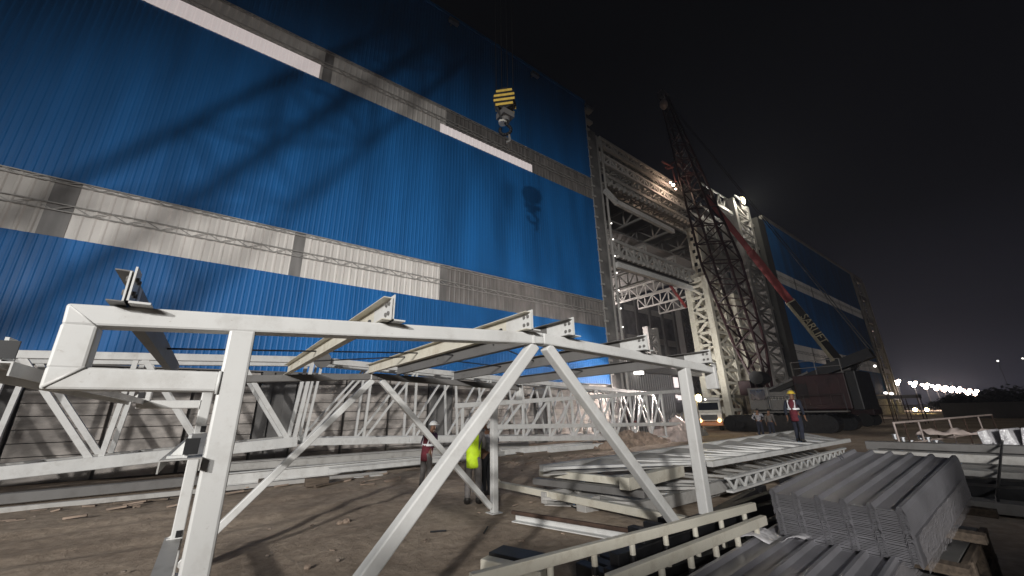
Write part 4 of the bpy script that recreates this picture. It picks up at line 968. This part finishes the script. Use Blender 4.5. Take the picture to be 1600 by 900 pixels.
# hook block of the crane that reaches over the photographer, and that crane's boom
hk = atD(789, 160, 18)
t = thing('hook_block', 'yellow and black striped hook block hanging before the blue wall', 'hook block', hk - V((0, 0, 1.1)))
def hookblock():
    k0 = len(ORG); o = hk; R = V((.62, -.58, 0)).normalized(); D = V((.58, .62, 0)).normalized(); U = V((0, 0, 1))
    for s in (-.17, .17):
        pr = [(.34 * math.cos(a) * (1.0 if math.sin(a) > -.2 else .8), .40 * math.sin(a)) for a in [6.2832 * i / 20 for i in range(20)]]
        mb = MB(); mb.extr(pr, o + D * (s - .03), o + D * (s + .03), R, U); pl = mb.build('cheek_plate', BLACKP, t, .01)
        mb = MB()
        for k in range(4):
            z = .27 - k * .17; w = math.sqrt(max(.01, 1 - (z / .41) ** 2)) * .33
            dd = s - .037 if s < 0 else s + .037
            mb.bar(o + D * dd - R * w + U * (z - .012), o + D * dd + R * w + U * (z + .012), .012, .085)
        mb.build('warning_stripe', YELLOW, pl)
    mb = MB()
    for k in (-.09, 0, .09): mb.tube(o + D * (k - .03), o + D * (k + .03), .31, 18)
    mb.build('sheave', BLACKST, t)
    mb = MB(); mb.add([o - R * .36 - D * .2 + U * .05, o - R * .36 + D * .2 + U * .05, o - R * .12 + D * .15 - U * .75, o - R * .12 - D * .15 - U * .75, o - R * .30 - D * .2 + U * .05, o - R * .30 + D * .2 + U * .05, o - R * .06 + D * .15 - U * .75, o - R * .06 - D * .15 - U * .75], [(0, 1, 2, 3), (7, 6, 5, 4), (0, 4, 5, 1), (1, 5, 6, 2), (2, 6, 7, 3), (3, 7, 4, 0)])
    mb.build('side_link', BLACKP, t)
    mb = MB(); mb.box(tuple(o + V((-.2, -.2, -.62))), tuple(o + V((.2, .2, -.42)))); mb.tube(o - U * .75, o - U * .6, .14, 12); mb.build('trunnion', GREYDK, t)
    mb = MB(); mb.tube(o - U * .8 - R * .08, o - U * .72 - R * .08, .13, 12); mb.build('swivel_nut', WHITEP, t)
    pts = [o - U * .78 + R * .0]
    for i in range(11): a = math.radians(60 - i * 27); pts.append(o - U * 1.05 + R * .17 * math.cos(a) + U * .17 * math.sin(a))
    mb = MB(); mb.path(pts, .05, 8); mb.build('hook', BLACKST, t, 0, True)
    mb = MB(); mb.path([o - U * 1.2 + R * .1 + D * .02, o - U * 1.45 + R * .14, o - U * 1.5 + R * .02], .04, 6); mb.build('sling', GREYDK, t)
    mb = MB()
    for k in (-.3, -.1, .1, .3): mb.tube(o + R * k * .9 + U * .2, o + R * k + U * 11.8, .012, 5)
    mb.build('hoist_rope', BLACKP, t)
hookblock()
t.scale = (1.5, 1.5, 1.5); t.location = hk - V((0, 0, 1.1 * 1.5))
BT = hk + V((0, 0, 18.06)); BF = V((-20, -1.15, 2.0))
t = thing('lattice_boom_crane', 'crane standing left of the photographer, its lattice boom rising over the hook block', 'crane', (BF.x, BF.y, 0))
def shadow_boom():
    ax = (BT - BF).normalized(); L_ = (BT - BF).length; sx = V((-ax.y, ax.x, 0)).normalized(); sy = ax.cross(sx).normalized()
    ch = MB(); lc = MB(); w = 1.0
    c0 = [BF + sx * a * w + sy * b * w for a, b in ((-1, -1), (1, -1), (1, 1), (-1, 1))]; c1 = [BT + sx * a * w * .8 + sy * b * w * .8 for a, b in ((-1, -1), (1, -1), (1, 1), (-1, 1))]
    n = 22
    for i in range(4):
        ch.tube(c0[i], c1[i], .13, 6); j = (i + 1) % 4
        for k in range(n):
            p, q = (lerp(c0[i], c1[i], k / n), lerp(c0[j], c1[j], (k + 1) / n)) if (k + i) % 2 else (lerp(c0[j], c1[j], k / n), lerp(c0[i], c1[i], (k + 1) / n))
            lc.tube(p, q, .06, 5)
    b = ch.build('boom_chord', REDDK, t); lc.build('lacing', REDDK, b)
    mb = MB(); mb.box((BF.x - 3, BF.y - 2, 1.2), (BF.x + 1, BF.y + 2, 3.4)); mb.build('engine_house', REDDK, t, .05)
    for y in (-2.6, 1.6):
        mb = MB(); mb.box((BF.x - 4, BF.y + y, 0), (BF.x + 3, BF.y + y + 1, 1.1)); mb.build('track', BLACKST, t, .3)
shadow_boom()

# ------------------------------------------------------------------ vehicles by the bay
def truck():
    o = atD(1111, 668, 30.5); o.z = 0; K_ = .8; f = (V((0, 0, 0)) - V((o.x, o.y, 0))).normalized(); s = V((-f.y, f.x, 0)); U = V((0, 0, 1))
    t = thing('site_truck', 'white cabbed site truck facing us in the open bay, headlamps lit', 'truck', o)
    def bx(a, b, c, d, e, g): # along s, f, u
        return [o + (s * x + f * y + U * z) * K_ for x, y, z in ((a, b, c), (d, b, c), (d, e, c), (a, e, c), (a, b, g), (d, b, g), (d, e, g), (a, e, g))]
    F6 = [(3, 2, 1, 0), (4, 5, 6, 7), (0, 1, 5, 4), (1, 2, 6, 5), (2, 3, 7, 6), (3, 0, 4, 7)]
    mb = MB(); mb.add(bx(-1.15, -1.8, .9, 1.15, 0, 1.75), F6); mb.add([o + (s * x + f * y + U * z) * K_ for x, y, z in ((-1.15, -1.8, 1.75), (1.15, -1.8, 1.75), (1.15, 0, 1.75), (-1.15, 0, 1.75), (-1.1, -1.8, 2.75), (1.1, -1.8, 2.75), (1.1, -.25, 2.75), (-1.1, -.25, 2.75))], F6)
    cab = mb.build('cab', WHITEP, t, .06)
    mb = MB(); mb.add([o + (s * x + f * y + U * z) * K_ for x, y, z in ((-.95, -.04, 1.95), (.95, -.04, 1.95), (.95, .015, 1.95), (-.95, .015, 1.95), (-.97, -.24, 2.66), (.97, -.24, 2.66), (.97, -.20, 2.66), (-.97, -.20, 2.66))], F6); mb.build('windscreen', GLASS, cab)
    mb = MB(); mb.add(bx(-1.2, -.2, .45, 1.2, .12, .85), F6); mb.build('bumper', ORANGE, t, .04)
    mb = MB(); mb.add(bx(-.75, .0, 1.0, .75, .04, 1.5), F6); mb.build('grille', BLACKP, cab)
    for x in (-.85, .85):
        mb = MB(); c = o + (s * x + U * .95) * K_; mb.tube(c, c + f * .14, .14, 12); mb.build('headlamp', LAMPO, t)
    mb = MB(); mb.add(bx(-1.2, -3.3, 1.0, 1.2, -1.95, 1.3), F6); mb.build('chassis', BLACKST, t)
    mb = MB(); mb.add(bx(-1.25, -3.3, 1.35, 1.25, -2.1, 3.2), F6); mb.build('load_body', GREYST, t, .04)
    for x in (-1.15, .8):
        for y in (-1.0, -2.8):
            c = o + (s * x + f * y + U * .5) * K_; mb = MB(); mb.tube(c, c + s * .28, .4, 16); mb.build('wheel', RUBBER, t)
    mb = MB(); mb.add(bx(-1.1, -1.2, 2.8, 1.1, -.7, 2.92), F6); mb.build('roof_bar', GREYDK, t)
    mb = MB(); mb.ball(o + (s * -.1 + f * -.1 + U * 2.98) * K_, .08, 8, 6); mb.build('roof_lamp', LAMPS, t)
truck()
q = onY(1087, 622, 14.2)
t = thing('work_light', 'glaring yellow-white work light on a stand beside the site truck', 'work light', (q.x, q.y, 0))
mb = MB(); mb.tube((q.x, q.y, 0), (q.x, q.y, q.z - .15), .06, 8); mb.build('stand', GREYDK, t)
mb = MB(); mb.box((q.x - .28, q.y - .1, q.z - .2), (q.x + .28, q.y + .25, q.z + .22)); mb.build('housing', BLACKP, t, .02)
mb = MB(); mb.ball((q.x, q.y - .22, q.z), .27, 12, 8, (1, .4, .85)); mb.build('lamp_face', LAMPY, t)
WORKQ = q.copy()
# red machine and clutter inside the bay
o = onY(985, 651, 19.0); o.z = 0
t = thing('site_loader', 'small red site machine inside the bay, left of the truck', 'machine', o)
mb = MB(); mb.box((o.x - .9, o.y, .7), (o.x + 1.3, o.y + 2.4, 1.9)); mb.build('body', REDBOOM, t, .08)
mb = MB(); mb.box((o.x - .4, o.y + .3, 1.9), (o.x + .8, o.y + 1.8, 2.7)); mb.build('cab', GREYDK, t, .05)
for x in (o.x - .7, o.x + 1.0): mb = MB(); mb.tube((x, o.y - .1, .45), (x, o.y + .25, .45), .45, 14); mb.build('wheel', RUBBER, t)
o = onY(1000, 652, 20); o.z = 0
mb = MB(); mb.tube((o.x - 2.8, o.y - 1.3, 0), (o.x - 2.8, o.y - 1.3, .95), .32, 14); single('oil_drum', mb, REDBOOM, 'red drum standing in the bay left of the red machine', 'drum')
o = onY(1165, 652, 17.0); o.z = 0
mb = MB(); mb.box((o.x - .3, o.y, .9), (o.x + .4, o.y + .4, 1.7)); mb.box((o.x - .1, o.y + .1, 0), (o.x + .2, o.y + .3, .9)); single('control_box', mb, REDBOOM, 'red control box on a leg beside the laced columns', 'box', None, .02)
# rubble and sheeted heaps lit by the work light
def heap(name, c, rx, ry, h, m, label, seed, rough=.12):
    rnd = random.Random(seed); mb = MB(); n = 34; vs = []
    ph = [rnd.uniform(0, 6.28) for _ in range(6)]
    for j in range(n + 1):
        for i in range(n + 1):
            u, v = i / n * 2 - 1, j / n * 2 - 1; r = math.hypot(u, v)
            z = max(0, 1 - r ** 1.6) * h * (1 + .35 * math.sin(3.1 * u + ph[0]) * math.cos(4.3 * v + ph[1]) + .22 * math.sin(8 * u + ph[2]) * math.sin(7 * v + ph[3])) + (rnd.uniform(-rough, rough) * h if r < .95 else 0)
            vs.append((c[0] + u * rx, c[1] + v * ry, max(-.05, z) - .04))
    mb.add(vs, [(j * (n + 1) + i, j * (n + 1) + i + 1, (j + 1) * (n + 1) + i + 1, (j + 1) * (n + 1) + i) for j in range(n) for i in range(n)])
    return mb
RUB = mat('rubble', (.30, .23, .18), .9, 0, .4, 2.5, bump=.6, bscale=7)
o = single('sheeted_heap', heap('', (22.3, 13.8), 2.2, 1.3, 1.0, TARP, '', 5), TARP, 'pale sheeted heap glowing in the work light behind the end post', 'heap', None, 0, True)
o = single('rubble_heap', heap('', (17.6, 13.3), 3.2, .9, .5, RUB, '', 8, .3), RUB, 'long low rubble heap at the foot of the white trusses', 'heap')
o = single('spoil_heap', heap('', (25.5, 15.4), 2.6, 1.5, 1.3, CONCG, '', 9, .2), GREYDK, 'dark spoil heap before the sheet door', 'heap')
ST = mat('stone', (.24, .2, .165), .9, 0, .35, 4, bump=.4)
mb = MB(); rnd = random.Random(21)
for i in range(170):
    if i < 90: x, y = rnd.uniform(-3, 7), rnd.uniform(3.2, 14)
    else: x, y = rnd.uniform(7, 24), rnd.uniform(8, 15)
    r = rnd.choice((.008, .012, .016, .028)) * rnd.uniform(.7, 1.3)
    mb.ball((x, y, r * .3), r, 6, 4, (rnd.uniform(.8, 1.5), rnd.uniform(.7, 1.2), rnd.uniform(.5, .9)))
o = mb.build('gravel', ST); tag(o, 'small stones scattered over the dirt', 'gravel', None, 'stuff')
mb = MB(); rnd = random.Random(77)
for i in range(70):
    x = rnd.uniform(-3, 12); y = rnd.uniform(11.2, 13.1) - .05 * x; a = rnd.uniform(-.5, .5); l_ = rnd.uniform(.08, .45); w_ = rnd.uniform(.02, .08)
    p = V((x, y, .02)); mb.bar(p, p + V((math.cos(a) * l_, math.sin(a) * l_, rnd.uniform(-.01, .05))), w_, rnd.uniform(.01, .04))
for i in range(26):
    x, y = rnd.uniform(1.5, 5.5), rnd.uniform(4, 9); a = rnd.uniform(0, 3.1); l_ = rnd.uniform(.03, .14)
    p = V((x, y, .015)); mb.bar(p, p + V((math.cos(a) * l_, math.sin(a) * l_, .01)), .018, .012)
o = mb.build('litter', RUB); tag(o, 'scraps and offcuts littering the dirt along the truss stack', 'litter', None, 'stuff')
for (px, py, r, lab) in ((541, 817, .05, 'pale lump of rubble on the dirt in the middle of the open ground'), (531, 819, .04, 'smaller pale lump beside the rubble on open ground'), (480, 888, .03, 'little stone near the bottom of the photo')):
    p = onZ(px, py, 0); mb = MB(); mb.ball(p + V((0, 0, r * .4)), r, 9, 6, (1.3, 1, .8))
    for i, v in enumerate(mb.v): v += V((rnd.uniform(-1, 1), rnd.uniform(-1, 1), rnd.uniform(-1, 1))) * r * .2
    single('stone', mb, RUB, lab, 'stone', 'lumps of rubble on the dirt')
for (a, b_, lab) in (((885, 787), (913, 800), 'bent black rod lying between the cream tube and the white angle'), ((672, 831), (697, 829), 'dark stick lying in the shadow of the diagonal'), ((756, 833), (762, 823), 'short dark peg near the far post of the canopy')):
    p, q = onZ(*a, .02), onZ(*b_, .02); mb = MB(); mb.tube(p, q, .012, 6); single('loose_rod', mb, BLACKST, lab, 'rod', 'loose rods on the dirt')

# ------------------------------------------------------------------ lamps, far lights, trees
q = onY(1161, 313, 17.6)
t = thing('tower_floodlight', 'yellow glaring floodlight at the head of the tall laced column', 'floodlight', q - V((0, 0, .4)))
mb = MB(); mb.box((q.x - .5, q.y, q.z - .5), (q.x + .5, q.y + .3, q.z + .45)); mb.bar(q + V((-1.9, .2, .25)), q + V((-.5, .2, -.1)), .12); mb.bar(q + V((-1.9, .2, .25)), q + V((-.4, .2, .3)), .1); mb.build('housing', WHITE, t)
mb = MB(); mb.tube(q + V((0, -.02, 0)), q + V((0, -.08, 0)), .40, 16); mb.build('lamp_face', LAMPY, t)
for i, (px, py) in enumerate(((1401, 597), (1427, 600), (1446, 603), (1462, 605), (1474, 607), (1485, 608), (1496, 609), (1511, 612), (1522, 613))):
    Z = 8.5; q = onZ(px, py, Z); k = min(1, 150 / (q - C0).length); q = C0 + (q - C0) * k if k < 1 else q
    t = thing('mast_light', ('leftmost', 'second', 'third', 'fourth', 'fifth', 'sixth', 'seventh', 'eighth', 'rightmost')[i] + ' of the row of nine glaring lights on masts on the far horizon', 'floodlight', (q.x, q.y, 0), 'row of far mast lights')
    mb = MB(); mb.tube((q.x, q.y, 0), (q.x, q.y, q.z), .12, 6); mb.build('mast', BLACKST, t)
    f = (C0 - q).normalized(); s = V((-f.y, f.x, 0)).normalized(); mb = MB()
    for d in (-.5, .5): mb.ball(q + s * d + V((0, 0, .3)), .34, 8, 6)
    mb.ball(q - V((0, 0, .4)), .42, 8, 6); mb.build('lamp_head', LAMPP if i > 2 else LAMPW, t)
for i, (px, py) in enumerate(((1430, 640), (1448, 640))):
    q = atD(px, py, 70); f = (C0 - q).normalized(); t = thing('far_work_lamp', ('left', 'right')[i] + ' one of two low yellow lamps under the far lights', 'lamp', (q.x, q.y, 0), 'low yellow lamps')
    mb = MB(); mb.tube((q.x, q.y, 0), q, .07, 6); mb.build('stand', BLACKST, t); mb = MB(); mb.ball(q, .34, 10, 6, (1, 1, .8)); mb.build('lamp_head', LAMPY, t)
# scaffold frames at the foot of the far tower
t = thing('scaffold_cart', 'red footed scaffold frame at the foot of the far tower', 'scaffold', onZ(1408, 652, 0))
o = onZ(1408, 656, 0); o = o * .8; o.z = 0; mb = MB()
for i in range(4):
    for j in range(2): mb.tube((o.x + j * 1.5, o.y - 1.5 + i, 0), (o.x + j * 1.5, o.y - 1.5 + i, 2.5), .035, 6)
    for z in (.4, 1.6): mb.tube((o.x, o.y - 1.5 + i, z), (o.x + 1.5, o.y - 1.5 + i, z), .03, 6)
for z in (.4, 1.6): mb.tube((o.x, o.y - 1.6, z), (o.x, o.y + 1.6, z), .03, 6)
t.location = o; ORG[t] = V(o)
mb.build('frame', RUST, t); mb = MB(); mb.box((o.x, o.y - 1.6, 2.2), (o.x + 1.6, o.y + 1.6, 2.5)); mb.build('platform', GREYDK, t)
for i, (px, py) in enumerate(((1384, 614), (1393, 615))):
    q = atD(px, py, 48); t = thing('sodium_lamp', ('left', 'right')[i] + ' white shaded lamp low on the far tower', 'lamp', q, 'shaded lamps on the far tower')
    mb = MB(); mb.ball(q, .22, 8, 5, (1, 1, .7)); mb.build('lamp_head', LAMPS, t); mb = MB(); mb.tube((q.x, q.y, 0), q - V((0, 0, .2)), .06, 6); mb.build('post', GREYST, t)
q = atD(1367, 572, 50); t = thing('spot_lamp', 'tiny white lamp on the tie beams of the far tower', 'lamp', q); mb = MB(); mb.ball(q, .16, 8, 5); mb.build('lamp_head', LAMPS, t); mb = MB(); mb.bar(q + V((0, .1, 0)), q + V((0, 2, .2)), .06); mb.build('bracket', GREYST, t)
q = atD(1559, 564, 150); t = thing('distant_lamp', 'lone tiny lamp high above the trees at the right', 'lamp', (q.x, q.y, 0)); mb = MB(); mb.ball(q, .32, 8, 5); mb.build('lamp_head', LAMPS, t); mb = MB(); mb.tube((q.x, q.y, 0), q, .12, 6); mb.build('mast', BLACKST, t)
q = atD(1598, 560, 150); t = thing('distant_lamp', 'tiny lamp cut by the right edge of the photo', 'lamp', (q.x, q.y, 0)); mb = MB(); mb.ball(q, .3, 8, 5); mb.build('lamp_head', LAMPS, t); mb = MB(); mb.tube((q.x, q.y, 0), q, .12, 6); mb.build('mast', BLACKST, t)

def tree(loc, h, r, label, seed):
    rnd = random.Random(seed); t = thing('tree', label, 'tree', loc, 'dark trees beyond the site'); L_ = V(loc)
    mb = MB(); mb.tube(L_, L_ + V((0, 0, h * .5)), h * .035, 7, h * .02)
    for k in range(5):
        a = rnd.uniform(0, 6.28); mb.tube(L_ + V((0, 0, h * (.3 + .05 * k))), L_ + V((math.cos(a) * r * .6, math.sin(a) * r * .6, h * (.55 + .06 * k))), h * .015, 5, h * .006)
    mb.build('trunk', BARK, t)
    mb = MB(); cl = []
    for k in range(16):
        a = rnd.uniform(0, 6.28); q = rnd.uniform(.1, .8); cl.append((L_ + V((math.cos(a) * r * q, math.sin(a) * r * q, h * rnd.uniform(.42, .92))), r * rnd.uniform(.22, .4)))
    for k in range(1500):
        c, cr = rnd.choice(cl); d = V((rnd.gauss(0, 1), rnd.gauss(0, 1), rnd.gauss(0, .8))).normalized() * cr * rnd.uniform(.5, 1.1); p = c + d
        u = V((rnd.uniform(-1, 1), rnd.uniform(-1, 1), rnd.uniform(-.6, .6))).normalized(); w = u.cross(V((rnd.uniform(-1, 1), rnd.uniform(-1, 1), 1))).normalized(); s = r * rnd.uniform(.05, .1)
        mb.add([p - u * s, p + w * s * .6, p + u * s, p - w * s * .6], [(0, 1, 2, 3)])
    mb.build('crown', LEAF, t)
for i, (px, d, h, r, lab) in enumerate(((1500, 60, 2.5, 2.6, 'low dark tree right below the far lights'), (1522, 75, 2.9, 3.4, 'dark bushy tree under the rightmost far lights'), (1555, 60, 3.3, 3.6, 'broad dark tree right of the far lights'), (1588, 64, 3.2, 4.0, 'dark tree at the right edge of the photo'), (1478, 80, 2.3, 2.4, 'small dark tree left below the far lights'))):
    q = atD(px, 640, d); tree((q.x, q.y, 0), h, r, lab, 30 + i)
o = onZ(1500, 640, 0); 
mb = MB(); mb.box((70, -60, 0), (71, 8, 1.7)); single('site_wall', mb, GREYDK, 'long dark boundary wall below the trees at the right', 'wall')
# unseen boxes added behind the photographer to keep the low ground there in shade
def blocker(az0, az1, top, label):
    a0, a1 = math.radians(az0), math.radians(az1); O = V((-28, -22, 0)); R_ = 31
    p, q = O + V((math.cos(a0), math.sin(a0), 0)) * R_, O + V((math.cos(a1), math.sin(a1), 0)) * R_
    a = (q - p).normalized(); b = V((a.y, -a.x, 0)); L_ = (q - p).length; c = (p + q) / 2 - b * 1.25; U = V((0, 0, 1))
    t = thing('shade_blocker', label, 'blocker', c, 'added shade blockers behind the photographer')
    mb = MB(); mb.bar(c - a * L_ / 2 + U * (top / 2 + .06), c + a * L_ / 2 + U * (top / 2 + .06), 2.4, top - .12); mb.build('blocker_box', GREYDK, t, .03)
    mb = MB(); n = int(L_ / .28)
    for k in range(n): w_ = c + a * (-L_ / 2 + .15 + k * .28) + b * 1.22; mb.bar(w_ + U * .2, w_ + U * (top - .1), .12, .05, b)
    mb.build('wall_rib', GREYDK, t)
    mb = MB(); mb.bar(c - a * (L_ / 2 - .2) + U * .05, c + a * (L_ / 2 - .2) + U * .05, 2.2, .1); mb.build('skid', BLACKST, t)
blocker(36.7, 40.4, 3.05, 'low grey added shade container behind the photographer, out of the picture')
blocker(23, 33.5, 4.4, 'tall long added shade container behind the photographer, out of the picture')

# ------------------------------------------------------------------ light
def lamp(name, kind, loc, power, col, target=None, size=.25, angle=None, blend=1.):
    l = bpy.data.lights.new(name, kind); l.energy = power; l.color = col
    if kind in ('POINT', 'SPOT'): l.shadow_soft_size = size
    if kind == 'SPOT': l.spot_size = math.radians(angle); l.spot_blend = blend
    o = bpy.data.objects.new(name, l); COL.objects.link(o); o.location = loc
    if target is not None: o.rotation_euler = (V(target) - V(loc)).to_track_quat('-Z', 'Y').to_euler()
    return o
KEY = V((-28, -22, 12))
lamp('site_flood_and_fill', 'SPOT', KEY, 53000, (1, .975, .94), (14, 18, -4), .6, 61, 1.)
lamp('site_flood_and_fill', 'SPOT', V((-23, -29, 13)), 41000, (1, .975, .94), (15, 18, -4), 3.2, 53, 1.)  # added fill lamp, large and soft, to lighten the boom shadow
lamp('work_light_lamp', 'SPOT', WORKQ + V((-.4, -.3, .1)), 5500, (1, .86, .80), (15.5, 16.8, 2.6), .25, 84, .7)
lamp('column_fill_lamp', 'SPOT', WORKQ + V((.3, -.3, .1)), 3800, (1, .96, .9), (37, 17.2, 8.5), .25, 62, .8)  # added spot to brighten the laced columns, not a head of the work light
fq = onY(1161, 313, 17.6); lamp('tower_flood_lamp', 'POINT', fq + V((0, -.8, 0)), 900, (1, .93, .78), None, .3)
lamp('bay_lamp_high', 'POINT', onY(1110, 340, 21.5), 1000, (1, .95, .9), None, .4)
lamp('bay_lamp_low', 'POINT', (38, 33, 12), 3600, (1, .9, .85), None, .4)
lamp('weld_lamp', 'POINT', onY(1052, 289, 16.9), 140, (1, .7, .5), None, .1)
for q_ in (onZ(1430, 600, 8.3), onZ(1474, 606, 8.3), onZ(1515, 611, 8.3)):
    k_ = min(1, 148 / (q_ - C0).length); lamp('mast_lamp', 'POINT', C0 + (q_ - C0) * k_, 2600, (1, .86, .78), None, .5)
lamp('far_lamp', 'POINT', (72, 14.5, 4.5), 200, (1, .85, .75), None, .5)

HAZE = .0011
if HAZE:
    hm = bpy.data.materials.new('night_haze'); hm.use_nodes = True; hn = hm.node_tree
    hn.nodes.remove(hn.nodes['Principled BSDF']); pv = hn.nodes.new('ShaderNodeVolumePrincipled')
    pv.inputs['Color'].default_value = (.66, .72, .88, 1); pv.inputs['Density'].default_value = HAZE; pv.inputs['Anisotropy'].default_value = .35
    hn.links.new(pv.outputs[0], hn.nodes['Material Output'].inputs['Volume'])
    hb = MB(); hb.box((-60, -60, -1.5), (260, 70, 46)); ho = hb.build('haze', hm); ho['kind'] = 'stuff'; ho['label'] = 'thin night haze over the site'

w = bpy.data.worlds.new('World'); SC.world = w; w.use_nodes = True
nt = w.node_tree; bg = nt.nodes['Background']; L = nt.links.new
tc = nt.nodes.new('ShaderNodeTexCoord'); sp = nt.nodes.new('ShaderNodeSeparateXYZ'); L(tc.outputs['Generated'], sp.inputs[0])
rp = nt.nodes.new('ShaderNodeValToRGB'); L(sp.outputs['Z'], rp.inputs['Fac'])
e = rp.color_ramp.elements; e[0].position = 0; e[0].color = (.020, .0205, .031, 1); e[1].position = .75; e[1].color = (.0010, .0010, .0013, 1)
x = e.new(.12); x.color = (.0085, .0085, .013, 1); x = e.new(.35); x.color = (.0024, .0024, .0036, 1)
L(rp.outputs[0], bg.inputs['Color']); bg.inputs['Strength'].default_value = 1.0

# ------------------------------------------------------------------ camera
cam = bpy.data.cameras.new('camera'); co = bpy.data.objects.new('camera', cam); COL.objects.link(co)
R = Matrix(((CM[0][0], CM[0][1], -CM[0][2]), (CM[1][0], CM[1][1], -CM[1][2]), (CM[2][0], CM[2][1], -CM[2][2])))
co.matrix_world = Matrix.Translation(C0) @ R.to_4x4()
cam.sensor_width = 36; cam.lens = FPX / 1600 * 36; cam.clip_start = .05; cam.clip_end = 4000
SC.camera = co
SC.view_settings.view_transform = 'Standard'; SC.view_settings.look = 'None'; SC.view_settings.exposure = 0; SC.view_settings.gamma = 1
SC.cycles.use_denoising = True
SC.cycles.max_bounces = 5; SC.cycles.diffuse_bounces = 3; SC.cycles.glossy_bounces = 2; SC.cycles.transparent_max_bounces = 6; SC.cycles.sample_clamp_indirect = 4
